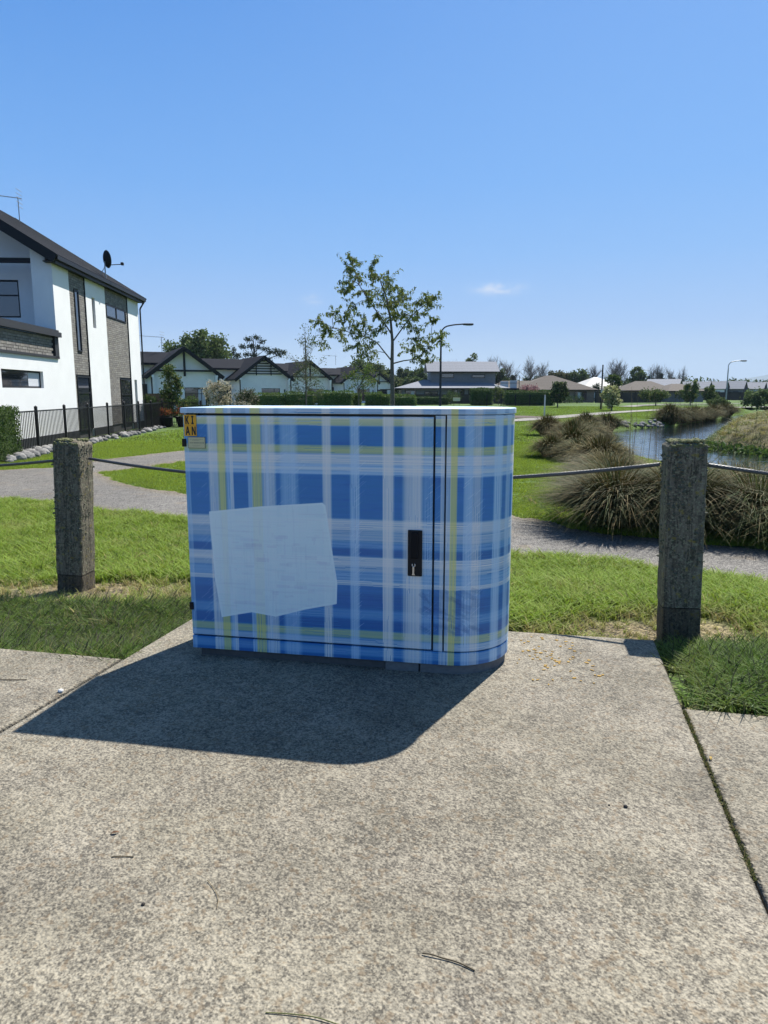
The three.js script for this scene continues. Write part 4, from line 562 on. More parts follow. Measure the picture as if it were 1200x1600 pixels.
{ // black pool-type fence, hedge and white stones in front of the house
  const F = thing('metal_fence', 'black metal bar fence in front of the white house', 'fence', [-10.51, G, -21], 0.0724);
  const bal = new THREE.BoxGeometry(0.018, 1.16, 0.018); bal.translate(0, 0.68, 0); const post = new THREE.BoxGeometry(0.075, 1.42, 0.075); post.translate(0, 0.69, 0); const cap = new THREE.ConeGeometry(0.056, 0.04, 4); cap.rotateY(Math.PI / 4); cap.translate(0, 1.42, 0);
  const posts = []; for (let s = -1.35; s < 18; s += 2.35) posts.push(s);
  for (const s of posts) { const o = part('fence_post', post, M.fence, F); o.position.set(0, 0, -s); const c = part('cap', cap, M.fence, o); }
  for (let i = 0; i < posts.length - 1; i++) { for (const y of [0.11, 1.27]) { const o = part('rail', box(0.04, 0.04, 2.275), M.fence, F); o.position.set(0, y, -(posts[i] + 1.175)); } for (let k = 1; k < 20; k++) { const o = part('bar', bal, M.fence, F); o.position.set(0, 0, -(posts[i] + k * 2.35 / 20)); } }
  const E = thing('metal_fence', 'black metal bar fence returning behind the flower pots', 'fence', [-11.78, G, -38.3], -0.25);
  for (const y of [0.11, 1.27]) part('rail', box(2.2, 0.04, 0.04, 1.2, y, 0), M.fence, E); for (let k = 1; k < 19; k++) part('bar', bal, M.fence, E).position.set(k * 0.12, 0, 0); part('fence_post', post, M.fence, E).position.set(2.3, 0, 0);
  const B = thing('rock_border', 'border of pale rounded stones along the foot of the metal fence', 'rocks', [-10.51, G, -21], 0.0724), r = rng(9), rocks = []; for (let k = 0; k < 5; k++) { const g = new THREE.IcosahedronGeometry(1, 1), p = g.attributes.position; for (let i = 0; i < p.count; i++) { const x = p.getX(i), y = p.getY(i), z = p.getZ(i), n = 0.75 + 0.5 * fbm(x * 1.4 + k * 5, y * 1.4 + z * 1.4, k, 3); p.setXYZ(i, x * n, y * n * 0.72, z * n); } g.computeVertexNormals(); rocks.push(g); }
  T.rocks = rocks;
  for (let i = 0; i < 150; i++) { const s = -2.2 + r() ** 1.25 * 19, o = part('stone', rocks[i % 5], M.stone[Math.floor(r() * 3)], B), k = lerp(0.17, 0.11, s / 18) * (0.6 + r() * 0.7); o.scale.set(k, k, k); o.position.set(-0.12 + r() * 0.62, k * 0.32, -s); o.rotation.set(0, r() * 6.28, 0); }
  // clipped hedge at the left edge
  const Hd = thing('box_hedge', 'clipped green hedge at the left edge in front of the white house', 'hedge', [-10.35, G, -18.4], 0.0724);
  const L = new Leaves(61), rr = rng(62); part('core', box(1.1, 1.30, 3.1, -0.2, 0.72, 0.2), mat(0.06, 0.10, 0.025, 1), Hd);
  for (let i = 0; i < 11000; i++) { const f = rr(); let x = (rr() - 0.5) * 1.25 - 0.2, y = 0.08 + rr() * 1.36, z = (rr() - 0.5) * 3.3 + 0.2; if (f < 0.42) x = 0.40 + (rr() - 0.5) * 0.14; else if (f < 0.62) y = 1.40 + (rr() - 0.5) * 0.14; else if (f < 0.82) z = 1.82 + (rr() - 0.5) * 0.14; else z = -1.42 + (rr() - 0.5) * 0.14; L.leaf(x, y, z, 0.05 + rr() * 0.03, 0.03, L.dir(0.2), L.pick(GREEN.concat(FRESH))); } part('leaves', L.geo(), M.leaf, Hd);
}
// ---- villas with front gables
function villa(label, x, z, ry, o) {
  const V = thing('villa', label, 'house', [x, G, z], ry, 'white villas with dark gabled roofs'), a = o.a, e = 3.2, p = e + a * 0.75, sl = Math.atan(0.75), w = a - 0.55, L = a / Math.cos(sl), over = 0.7;
  const winW = o.winW ?? 2.3, winH = 1.9, wx = o.winX ?? 0.9;
  const sh = new THREE.Shape([[-w, 0], [w, 0], [w, e + 0.3], [0, p - 0.15], [-w, e + 0.3]].map(q => new THREE.Vector2(...q))); const h = new THREE.Path(); h.moveTo(wx - winW / 2, 0.35); h.lineTo(wx - winW / 2, 0.35 + winH); h.lineTo(wx + winW / 2, 0.35 + winH); h.lineTo(wx + winW / 2, 0.35); h.closePath(); sh.holes.push(h);
  const g = new THREE.ExtrudeGeometry(sh, { depth: 9, bevelEnabled: false }); g.translate(0, 0, -9); part('wall', boxUV(g), M.farWhite, V);
  windowAt(V, q => q.translate(wx, 0.35, -0.15), winW, winH, { bars: [winW * 0.2], rails: [1.3], curtain: o.curtain });
  for (const d of [1, -1]) { const s = box(L + 0.1, 0.16, 9.9); s.rotateZ(-d * sl); s.translate(d * a / 2, e + a * 0.375 + 0.08, -4.25); part('roof', s, M.tile, V); const b = box(L + 0.15, 0.36, 0.09); b.rotateZ(-d * sl); b.translate(d * a / 2, e + a * 0.375 - 0.02, over + 0.05); part('bargeboard', b, M.black, V); part('gutter', box(0.14, 0.16, 9.8, d * (a + 0.03), e + 0.02, -4.3), M.black, V); }
  part('side_pier', [box(0.22, e + 0.2, 0.9, w - 0.1, e / 2 + 0.1, 0.45), box(0.22, e + 0.2, 0.9, -w + 0.1, e / 2 + 0.1, 0.45)], M.farWhite, V);
  if (o.slats) { for (let k = 0; k < 6; k++) { const y = e + 0.75 + k * 0.3, hw = (p - y) / 0.75 - 0.35; if (hw > 0.2) part('gable_slat', box(hw * 2, 0.12, 0.08, 0, y, 0.12), M.black, V); } for (const q of [-0.9, 0.9]) part('gable_post', box(0.10, 1.3, 0.07, q, e + 1.2, 0.22), M.black, V); }
  else { part('king_post', box(0.2, p - e - 0.1, 0.12, 0, e + (p - e) / 2 + 0.05, 0.55), M.black, V); const y = e + 0.62; part('tie_beam', box(((p - y) / 0.75 - 0.2) * 2, 0.17, 0.12, 0, y, 0.45), M.black, V); }
  // cross wing to the left under the same ridge height
  const len = o.wing ?? 6.5, eh = 4.5, zz = -3.6; part('wing_wall', box(len, eh + 0.3, 6.4, -a * 0.4 - len / 2, (eh + 0.3) / 2, zz - 3.6), M.farWhite, V);
  for (const d of [1, -1]) { const rise = p - 0.15 - eh, run = 3.9, q = box(len + a * 0.4 + 0.2, 0.14, Math.hypot(rise, run)); q.rotateX(d * Math.atan2(rise, run)); q.translate(-(len + a * 0.4) / 2, eh + rise / 2 + 0.1, zz - 3.6 + d * run / 2); part('wing_roof', q, M.tile, V); }
  part('wing_gutter', box(len, 0.15, 0.12, -a * 0.4 - len / 2, eh + 0.02, zz + 0.33), M.black, V);
  part('downpipe', bar([-w - 0.05, 0, 0.95], [-w - 0.05, e, 0.95], 0.07), M.black, V); part('downpipe', bar([w + 0.05, 0, 0.95], [w + 0.05, e, 0.95], 0.07), M.black, V);
  part('wall_lamp', rbox(0.13, 0.34, 0.12, wx + winW / 2 + 0.55, 1.95, 0.07, 0.03), M.black, V);
  part('entry', box(1.5, 2.6, 0.1, -a * 0.4 - 2.2, 1.3, zz + 0.06), M.charcoal, V);
  return V;
}
villa('white villa nearest the two-storey house, king post and tie beam in its gable', -19.2, -70, 0.42, { a: 3.6, wing: 7.5, curtain: 0.5, winX: 1.15 });
villa('white villa with a slatted gable, second from the two-storey house', -14.4, -87, 0.46, { a: 3.6, slats: true, wing: 8 });
villa('white villa behind the thin birch, third in the row', -10.2, -99, 0.48, { a: 3.5, wing: 6 });
villa('white villa with slatted gable left of the street tree, fourth in the row', -4.2, -120, 0.46, { a: 3.5, slats: true, wing: 7 });
villa('small far villa with king post gable beside the street tree trunk', -1.2, -146, 0.4, { a: 3.1, wing: 5 });
// ---- grey two-storey house
function hip(w, d, h, ridge, over = 0.5, th = 0.12) {      // hip roof: eaves w x d at y = 0, ridge length along x
  const W = w / 2 + over, D = d / 2 + over, r = ridge / 2, A = [[-W, 0, D], [W, 0, D], [W, 0, -D], [-W, 0, -D]], R0 = [-r, h, 0], R1 = [r, h, 0], P = [], t = (...v) => v.forEach(q => P.push(...q)), B = A.map(([x, y, z]) => [x, -th, z]);
  t(A[0], A[1], R1); t(A[0], R1, R0); t(A[1], A[2], R1); t(A[2], A[3], R0); t(A[2], R0, R1); t(A[3], A[0], R0); for (let i = 0; i < 4; i++) { const j = (i + 1) % 4; t(B[i], B[j], A[j]); t(B[i], A[j], A[i]); } t(B[0], B[2], B[1]); t(B[0], B[3], B[2]);
  const g = new THREE.BufferGeometry(); g.setAttribute('position', new THREE.Float32BufferAttribute(P, 3)); g.computeVertexNormals(); return boxUV(g);
}
function gableRoof(w, d, h, over, th = 0.14) { const W = w / 2 + over, D = d / 2 + over, sl = Math.atan2(h, D), L = Math.hypot(h, D); return [1, -1].map(s => { const g = box(2 * W, th, L + 0.05); g.rotateX(s * sl); g.translate(0, h / 2, s * D / 2); return g; }); }
{
  const z = -125, H = thing('grey_house', 'dark grey two-storey house with pale metal roofs beyond the lamp post', 'house', [11.3, G, z], 0.03);
  part('lower_wall', box(17.5, 2.4, 9, 0.2, 1.2, 0), M.clad, H); { const g = hip(18.0, 9.4, 1.45, 9, 0.6); g.translate(0, 2.42, 0); part('lower_roof', g, M.roofGrey, H); }
  part('upper_wall', box(11.0, 2.6, 6, 2.0, 3.9, -1.2), M.clad, H); gableRoof(11.2, 6, 1.75, 0.55).forEach(g => part('upper_roof', g.translate(2.0, 5.15, -1.2), M.roofGrey, H));
  part('gutter', [box(19.3, 0.14, 0.14, 0, 2.38, 5.35), box(12.4, 0.16, 0.14, 2.0, 5.12, 2.4)], M.black, H);
  part('gable_infill', prism([[-3.4, 0], [3.4, 0], [0, 1.65]], 0.2).rotateY(Math.PI / 2).translate(7.45, 5.15, -1.2), M.clad, H);
  for (const [x, y, w, h] of [[-0.6, 4.15, 2.1, 0.75], [4.6, 4.15, 2.2, 0.55]]) windowAt(H, q => q.translate(x, y, 1.83), w, h, { depth: 0.08, fr: 0.09 });
  for (const [x, y, w, h, c] of [[-7.0, 0.7, 1.8, 1.4, 0.3], [-3.6, 0.9, 2.2, 1.0, 0], [0.3, 0.4, 1.0, 1.8], [1.5, 0.4, 0.8, 1.8], [3.0, 0.4, 0.9, 1.8], [6.1, 0.4, 0.7, 1.8, 0]]) windowAt(H, q => q.translate(x, y, 4.53), w, h, { depth: 0.08, fr: 0.09, curtain: c });
  part('deck', [box(3.6, 0.3, 4.2, 10.0, 2.3, -1), box(0.16, 2.2, 0.16, 8.4, 1.1, 1), box(0.16, 2.2, 0.16, 11.6, 1.1, 1)], M.black, H); part('balustrade', [box(3.6, 0.08, 0.08, 10, 4.5, 1.05), box(0.1, 2.1, 0.1, 8.25, 3.5, 1.05), box(0.1, 2.1, 0.1, 11.75, 3.5, 1.05), box(3.6, 0.07, 0.07, 10, 3.3, 1.05)], M.black, H); part('deck_screen', [box(1.4, 1.2, 0.05, 9.2, 3.0, 1.0), box(1.2, 1.3, 0.05, 10.8, 3.1, 0.8)], M.curtain, H);
  part('carport', [box(3.6, 0.15, 4, -10.2, 2.2, 2), box(0.15, 2.2, 0.15, -11.8, 1.1, 3.8)], M.charcoal, H);
}
function hipHouse(label, x, z, ry, w, d, eave, rise, ridge, roofM, wallM, wins, extra) {
  const H = thing('hip_roofed_house', label, 'house', [x, G, z], ry, 'low hip-roofed houses beyond the lawn');
  part('wall', box(w, eave, d, 0, eave / 2, 0), wallM, H); part('roof', hip(w, d, rise, ridge, 0.6).translate(0, eave + 0.1, 0), roofM, H); part('gutter', box(w + 1.3, 0.14, 0.12, 0, eave + 0.02, d / 2 + 0.64), M.black, H);
  for (const [a, b, c, e] of wins) windowAt(H, q => q.translate(a, b, d / 2 + 0.03), c, e, { depth: 0.08, fr: 0.08, bars: c > 1.6 ? [0] : [], curtain: c > 1.6 ? -0.2 : undefined });
  if (extra) part('side_roof', hip(...extra.size).translate(...extra.at), roofM, H), part('side_wall', box(extra.size[0], eave, extra.size[1], extra.at[0], eave / 2, extra.at[2]), wallM, H);
  return H;
}
hipHouse('brown hip-roofed brick house behind the pink blossom shrub', 29.5, -130, 0, 13.5, 9.5, 2.1, 2.5, 1.2, M.roofBrown, M.brickFar, [[1.2, 0.4, 2.2, 1.5], [4.4, 0.4, 2.0, 1.5], [-3.5, 0.5, 1.4, 1.3]], { size: [8, 7, 1.55, 5, 0.6], at: [-6.2, 2.2, 1.5] });
hipHouse('house with a sunlit pale hip roof right of the brown house', 43.5, -150, 0.2, 10, 9, 2.2, 2.5, 0.8, M.roofPale, M.brickFar, [[-2, 0.5, 1.8, 1.3]]);
hipHouse('brown-roofed house between the two lawn trees and the spreading tree', 49.8, -140, 0, 8.5, 9, 2.0, 1.75, 3, M.roofBrown, M.brickFar, [[-1.5, 0.5, 2.0, 1.3], [2.2, 0.5, 1.2, 1.3]]);
hipHouse('low brown-roofed house half hidden by the spreading lawn tree', 54.6, -136, 0.1, 6.5, 8, 1.9, 1.3, 2, M.roofBrown, M.clad, [[0, 0.5, 1.8, 1.2]]);
// ---- far row of small gabled houses at the right
function rowHouse(label, x, z, w, d, e, h, wallM, ry = 0) {
  const H = thing('gabled_house', label, 'house', [x, G, z], ry, 'far row of metal-roofed houses'); part('wall', box(w, e, d, 0, e / 2, 0), wallM, H); gableRoof(w, d, h, 0.35).forEach(g => part('roof', g.translate(0, e, 0), M.roofGrey, H));
  part('gable', prism([[-d / 2, 0], [d / 2, 0], [0, h]], 0.1).rotateY(Math.PI / 2).translate(w / 2 + 0.02, e - 0.05, 0), M.charcoal, H); part('gable_wall', box(0.08, e, d * 0.86, w / 2 + 0.06, e / 2, 0), M.charcoal, H);
  for (const q of [-w * 0.25, w * 0.2]) windowAt(H, t => t.translate(q, 0.8, d / 2 + 0.04), 1.2, 1.1, { depth: 0.08, fr: 0.1 }); return H;
}
rowHouse('largest grey metal-roofed house at the left of the far row', 63.5, -165, 6.6, 9, 2.6, 2.0, M.farWhite, -0.5);
[['second', 75.2, -176, 7], ['third', 84.5, -186, 6], ['fourth', 90.4, -188, 5.4], ['fifth', 96.4, -190, 5.6], ['sixth', 103.4, -191, 6.4], ['seventh', 111.6, -192, 7.4], ['eighth', 120.5, -193, 7]].forEach(([n, x, z, w], i) => rowHouse(`small metal-roofed house, ${n} from the left in the far row`, x, z, w * 0.95, 5.6, 2.5, 1.7 + (i % 3) * 0.15, i % 2 ? M.farWhite : M.clad, -0.62));
// ---- far timber fences and hedges
function paling(label, a, b, h, y = G) { const dx = b[0] - a[0], dz = b[1] - a[1], L = Math.hypot(dx, dz), F = thing('paling_fence', label, 'fence', [a[0], y, a[1]], Math.atan2(-dz, dx), 'dark timber fences behind the lawn'), n = Math.round(L / 2.4); part('boards', box(L, h, 0.05, L / 2, h / 2, 0), M.paling, F); for (let i = 0; i <= n; i++) part('fence_post', box(0.12, h + 0.12, 0.12, L * i / n, (h + 0.12) / 2, 0.07), M.paling, F); }
paling('long dark timber fence in front of the far row of houses', [52, -158], [150, -164], 1.75);
paling('dark timber fence between the brown house and the pale-roofed house', [35.5, -122], [48, -126], 1.7);
paling('dark timber fence in front of the grey two-storey house', [-2.2, -112], [19, -112], 1.45);
paling('dark stepped gate wall between the white house and the first villa', [-13.6, -40.5], [-11.9, -40.2], 1.75);
function hedge(label, x, z, w, h, d, seed, cols = FRESH.concat([[0.14, 0.2, 0.045], [0.08, 0.13, 0.03]]), ry = 0, leaf = 0.16) {
  const Hd = thing('hedge', label, 'hedge', [x, G, z], ry, 'clipped hedges by the houses'), L = new Leaves(seed), r = rng(seed + 1); part('core', rbox(w * 0.94, h * 0.94, d * 0.85, 0, h * 0.47, 0, 0.15), mat(0.06, 0.10, 0.025, 1), Hd);
  const n = Math.round((w * h + w * d + 2 * h * d) * 90 * (0.16 / leaf)); for (let i = 0; i < n; i++) { const f = r(); let X = (r() - 0.5) * w, Y = r() * h, Z = (r() - 0.5) * d; const t = 1 + (fbm(X * 1.2 + seed, Y * 1.2, seed, 2) - 0.5) * 0.2; if (f < 0.55) Z = d / 2 * t; else if (f < 0.85) Y = h * t; else X = (r() < 0.5 ? -1 : 1) * w / 2 * t; L.leaf(X, Y, Z, leaf * (0.7 + r() * 0.6), leaf * 0.6, L.dir(0.3), L.pick(cols)); } part('leaves', L.geo(), M.leafFar, Hd); return Hd;
}
hedge('light green hedge below the slatted villa', -11.0, -68, 3.6, 1.6, 1, 101); hedge('light green hedge left of the birch trunk', -7.9, -68, 2.8, 1.75, 1, 102); hedge('rounded hedge right of the birch trunk', -4.6, -68, 3.4, 1.85, 1.1, 103); hedge('dark hedge under the fourth villa window', -2.6, -69, 0.9, 1.6, 1, 104); hedge('hedge under the small far villa', -1.0, -69, 1.6, 1.7, 1, 105); hedge('low hedge right of the street tree trunk', 1.9, -70, 2.2, 1.45, 1, 106); hedge('hedge left of the street tree trunk', 0.15, -69, 0.9, 1.5, 1, 110);
hedge('long dark clipped hedge in front of the brown house', 19.6, -98, 6.6, 1.9, 1.6, 107, GREEN); hedge('rounded shrub hedge at the right corner of the grey house', 13.4, -100, 3.0, 2.2, 1.6, 108, GREEN); hedge('low dark hedge in front of the grey house', 6.5, -103, 5.5, 1.1, 1.2, 109, DEEP.concat(GREEN));
{ const E = thing('metal_fence', 'thin dark post fence in front of the long clipped hedge', 'fence', [13.6, G, -96], 0); for (let k = 0; k < 5; k++) part('fence_post', box(0.12, 1.5, 0.12, k * 1.9, 0.75, 0), M.fence, E); part('rail', box(7.6, 0.06, 0.05, 3.8, 1.3, 0), M.fence, E); part('rail', box(7.6, 0.06, 0.05, 3.8, 0.3, 0), M.fence, E); }

// ------------------------------------------------------------------ trees and shrubs
{ // the young street tree rising behind the cabinet
  const t = thing('street_tree', 'young leafy tree with slender trunk rising behind the cabinet', 'tree', [0.23, G, -20]);
  const C = [[-1.12, 5.3, 0.1], [-0.95, 5.15, -0.3], [-0.62, 5.28, 0.2], [-1.15, 4.9, 0.2], [-0.85, 4.75, -0.4], [-0.5, 4.95, 0.35], [-0.3, 4.7, -0.2], [-0.7, 4.45, 0.3], [-1.0, 4.35, -0.1], [0.05, 4.75, 0.3], [0.3, 4.55, -0.35], [0.15, 4.35, 0.35], [0.6, 4.35, 0.1], [-0.25, 4.3, 0.1], [0.95, 4.42, 0.15], [1.12, 4.5, -0.1], [0.75, 4.05, -0.25], [-0.45, 4.1, -0.4], [-1.25, 3.98, 0.2], [-1.6, 4.05, 0.1], [-1.98, 3.92, -0.15], [-1.72, 3.62, 0.2], [-1.9, 3.38, 0.0], [-1.4, 3.6, -0.3], [-1.05, 3.75, 0.25], [-0.75, 3.85, -0.15], [-0.8, 3.5, 0.3], [-0.45, 3.65, 0.1], [0.35, 3.95, 0.3], [0.55, 3.7, 0.1], [0.2, 4.1, -0.3], [0.7, 3.4, 0.2], [1.0, 3.3, -0.1], [1.3, 3.38, 0.15], [0.9, 3.05, 0.1], [-0.95, 3.2, 0.1], [-0.6, 3.15, -0.2], [-0.75, 2.95, 0.15], [0.5, 3.1, -0.25], [-0.1, 4.45, -0.3], [0.05, 3.95, 0.1], [-1.3, 4.6, 0.15], [1.05, 3.85, 0.0], [0.85, 2.75, 0.0], [-0.15, 5.0, 0.0], [-1.05, 5.55, 0.0]];
  const r = rng(301), trunk = [], L = new Leaves(302);
  const tp = [[0, -0.1, 0], [0.01, 1.0, 0], [0.0, 2.0, 0.01], [-0.01, 2.7, 0], [0.0, 3.3, -0.01], [-0.05, 3.9, 0], [-0.16, 4.5, 0.02], [-0.35, 5.0, 0]]; trunk.push(...limb(tp, 0.078, 0.012, 9));
  const at = y => { for (let i = 0; i < tp.length - 1; i++) if (y <= tp[i + 1][1]) { const k = (y - tp[i][1]) / (tp[i + 1][1] - tp[i][1]); return [lerp(tp[i][0], tp[i + 1][0], k), y, lerp(tp[i][2], tp[i + 1][2], k)]; } return tp[tp.length - 1]; };
  // two low main limbs, left and right
  const left = [[0, 2.75, 0], [-0.2, 3.0, 0.03], [-0.42, 3.28, 0.05], [-0.75, 3.45, 0.08], [-1.15, 3.56, 0.05], [-1.6, 3.68, 0], [-1.9, 3.85, -0.05]], right = [[0, 2.7, 0], [0.3, 2.78, 0.02], [0.62, 2.82, 0.04], [0.85, 3.0, 0.02], [1.1, 3.25, 0.02]], upl = [[-0.02, 3.5, 0], [-0.3, 3.95, 0.05], [-0.62, 4.4, 0.05], [-0.9, 4.85, 0], [-1.08, 5.4, 0]], upr = [[0, 3.3, 0], [0.25, 3.65, 0], [0.5, 4.0, 0.02], [0.8, 4.25, 0.05], [1.1, 4.45, 0]];
  for (const q of [left, right, upl, upr]) trunk.push(...limb(q, 0.024, 0.006, 6));
  const nodes = [...left.slice(1), ...right.slice(1), ...upl.slice(1), ...upr.slice(1), ...[2.9, 3.4, 3.8, 4.2, 4.6, 5.0].map(at)];
  for (const c of C) {
    let best = null, bd = 9; for (const n of nodes) { const d = Math.hypot(n[0] - c[0], n[1] - c[1], n[2] - c[2]) + Math.max(0, n[1] - c[1]) * 0.6; if (d < bd) { bd = d; best = n; } }
    trunk.push(...limb(bend(best, c, 0.05, r), 0.011, 0.004, 4));
    for (let k = 0; k < 7; k++) { const e = [c[0] + (r() - 0.5) * 0.84, c[1] + (r() - 0.48) * 0.62, c[2] + (r() - 0.5) * 0.84]; trunk.push(bar(c, e, 0.004, 0.002, 3)); for (let m = 0; m < 24; m++) { const u = 0.15 + r() * 0.85, d = L.dir(-0.75); L.leaf(lerp(c[0], e[0], u) + L.gauss() * 0.05, lerp(c[1], e[1], u) + L.gauss() * 0.05, lerp(c[2], e[2], u) + L.gauss() * 0.05, 0.06 + r() * 0.055, 0.028 + r() * 0.02, d, L.pick([[0.11, 0.15, 0.035], [0.145, 0.195, 0.045], [0.08, 0.115, 0.03], [0.27, 0.30, 0.08], [0.21, 0.245, 0.06]])); } }
  }
  part('trunk', trunk, M.bark, t); part('crown', L.geo(), M.leaf, t); t.scale.set(1, 0.965, 1);
}
// thin birch, lightly leafed
tree('birch_tree', 'thin almost bare birch with sparse pale leaves before the third villa', [-3.75, G, -35], { seed: 311, r0: 0.055, trunkTop: 4.6, fork: 1.6, reach: 0.72, clumps: crown(1.0, 1.5, 0.9, 3.2, 42, 312, 0.25).concat([[0, 4.85, 0], [-0.6, 2.0, 0], [0.75, 2.1, 0.2], [0.6, 1.7, 0], [-0.3, 1.5, 0.2]]), rad: 0.28, n: 24, twigs: 4, len: 0.09, wid: 0.05, up: -0.2, cols: [[0.11, 0.14, 0.06], [0.14, 0.15, 0.07], [0.08, 0.11, 0.04]], bark: M.barkGrey, limb: 0.014, arch: 0.3 });
tree('small_tree', 'low yellow green tree branch in front of the fourth villa gable', [-1.6, G, -46], { seed: 313, r0: 0.06, trunkTop: 2.2, fork: 1.0, clumps: crown(1.5, 0.75, 1.0, 2.75, 22, 314, 0.2), rad: 0.3, n: 42, len: 0.13, wid: 0.07, cols: FRESH.concat([[0.16, 0.18, 0.04]]) });
tree('magnolia_tree', 'glossy conical magnolia in front of the first villa', [-11.6, G, -39.5], { seed: 321, r0: 0.07, trunkTop: 2.6, fork: 0.5, clumps: (() => { const r = rng(5), o = []; for (let i = 0; i < 60; i++) { const y = 0.55 + r() * 2.6, q = 0.75 * (1 - ((y - 0.4) / 3.1) ** 1.6) + 0.12, a = r() * 6.28; o.push([Math.cos(a) * q * Math.sqrt(r()), y, Math.sin(a) * q * Math.sqrt(r())]); } return o; })(), rad: 0.22, n: 40, len: 0.17, wid: 0.08, cols: GLOSSY, up: 0.3 });
const bush = (name, label, x, z, w, h, seed, cols, leaf, n = 34, cl = 30, base = 0.15) => tree(name, label, [x, G, z], { category: 'shrub', seed, r0: 0.05, trunkTop: h * 0.6, fork: h * 0.12, clumps: crown(w / 2 * 0.85, h / 2 * (1 - base) * 0.9, w / 2 * 0.8, h * (0.5 + base / 2), cl, seed, 0.3), rad: w * 0.13, n, len: leaf, wid: leaf * 0.6, cols, far: true });
bush('flowering_shrub', 'tall shrub covered in cream white blossom in front of the first villa', -10.5, -46, 1.95, 2.9, 331, [[0.52, 0.47, 0.36], [0.6, 0.56, 0.44], [0.06, 0.09, 0.03], [0.42, 0.36, 0.24]], 0.1, 70, 46);
bush('flowering_shrub', 'broad dark shrub with pale flowers left of the slatted villa', -9.0, -47, 2.1, 2.3, 332, [[0.05, 0.075, 0.025], [0.04, 0.06, 0.02], [0.32, 0.28, 0.22], [0.09, 0.11, 0.04]], 0.1, 70, 46);
bush('flowering_shrub', 'low green and cream shrubs under the white blossom shrub', -12.1, -45, 2.0, 1.55, 333, GREEN.concat(FRESH), 0.1, 50, 36); bush('flowering_shrub', 'low pale blossom mound above the cabinet top, by the hedge', -8.6, -44, 1.9, 1.25, 334, [[0.45, 0.4, 0.34], [0.06, 0.09, 0.03], [0.3, 0.28, 0.2]], 0.09, 50, 30); bush('flowering_shrub', 'small clipped green shrub left of the magnolia', -12.6, -39, 1.3, 1.8, 335, FRESH.concat(GREEN), 0.08, 60, 34);
{ // two planters with red-orange plants
  const p = thing('planter_pot', 'dark round planter with orange red leaves by the magnolia, nearer the fence', 'planter', [-11.55, G, -38.2], 0, 'dark planters'); const pot = new THREE.LatheGeometry([[0, 0], [0.22, 0], [0.34, 0.42], [0.36, 0.48], [0.31, 0.48], [0.29, 0.4], [0, 0.4]].map(q => new THREE.Vector2(...q)), 20); part('pot', pot, M.black, p); const L = new Leaves(341); for (let i = 0; i < 20; i++) L.clump((L.r() - 0.5) * 0.5, 0.6 + L.r() * 0.25, (L.r() - 0.5) * 0.5, 0.09, 16, { cols: [[0.34, 0.09, 0.03], [0.42, 0.17, 0.04], [0.10, 0.10, 0.03], [0.25, 0.06, 0.03]], len: 0.09, wid: 0.035, up: 0.5 }); part('plant', L.geo(), M.leaf, p); p.scale.setScalar(1.1);
  copyOf(p, 'dark round planter with orange red leaves right beside the cabinet top corner', [-10.75, G, -38.6], 2, 1.15);
}
// trees behind the villas
const far = { far: true };
tree('leafy_tree', 'broad light green tree behind the first villa', [-31.5, G, -125], { seed: 351, r0: 0.4, trunkTop: 8.5, fork: 3, clumps: crown(5.9, 3.9, 5, 7.6, 130, 352, 0.2), rad: 1.15, n: 85, len: 0.5, wid: 0.34, cols: [[0.11, 0.155, 0.045], [0.14, 0.185, 0.055], [0.08, 0.115, 0.03]], far: true, bark: M.barkGrey });
tree('pine_tree', 'dark spreading pine with flat clumps behind the second villa', [-27.0, G, -152], { seed: 353, r0: 0.4, trunkTop: 12.5, fork: 7, clumps: [[-3.2, 9.3, 0], [-2.2, 11, 0.5], [-1.0, 12.6, 0], [0.6, 12.9, 0], [1.8, 12.1, 0.4], [-0.6, 11.2, 0], [0.9, 10.9, 0], [2.4, 10.6, 0], [3.4, 9.9, 0], [4.7, 10.2, 0], [6.2, 9.9, 0.3], [0.2, 9.2, 0.4], [-1.4, 9.4, 0], [1.6, 8.4, 0], [2.8, 8.4, 0.2], [5.2, 9.4, 0], [-0.4, 8.0, 0]].map(c => [...c, 0.95, 130]), rad: 0.9, n: 120, flat: 0.6, len: 0.42, wid: 0.18, cols: DEEP, far: true, bark: M.barkGrey });
tree('conifer_tree', 'narrow dark conifer beside the pine', [-31.4, G, -153], { seed: 355, r0: 0.3, trunkTop: 10.5, fork: 2, clumps: [[0, 10.6, 0], [0, 9.8, 0], [-0.7, 9, 0], [0.6, 8.9, 0], [-0.9, 7.8, 0], [0.9, 7.7, 0], [0, 8.2, 0.4], [0, 6.8, 0.3], [1.3, 6.5, 0], [-1.2, 6.4, 0]].map(c => [...c, 0.6, 90]), rad: 0.6, n: 80, len: 0.36, wid: 0.15, cols: DEEP, far: true });
const FARG = [[0.09, 0.13, 0.04], [0.115, 0.155, 0.045], [0.07, 0.10, 0.03]], FARD = [[0.07, 0.10, 0.036], [0.085, 0.115, 0.04], [0.05, 0.075, 0.028]], FARY = [[0.12, 0.15, 0.045], [0.14, 0.165, 0.05], [0.09, 0.12, 0.035]];
const farTree = (label, px, top, w, z, seed, cols, n = 55) => { const k = -z / 1136, x = (px - 600) * k, h = 1.85 + (612 - top) * -z / 1151; return tree('leafy_tree', label, [x, G, z], { seed, r0: 0.3, trunkTop: h * 0.75, fork: h * 0.3, clumps: crown(w / 2 * k, h * 0.40, w / 2 * k * 0.8, h * 0.58, n, seed, 0.2), rad: w * k * 0.15, n: 75, len: 0.55, wid: 0.36, cols, far: true, bark: M.barkGrey }, 'trees behind the houses'); };
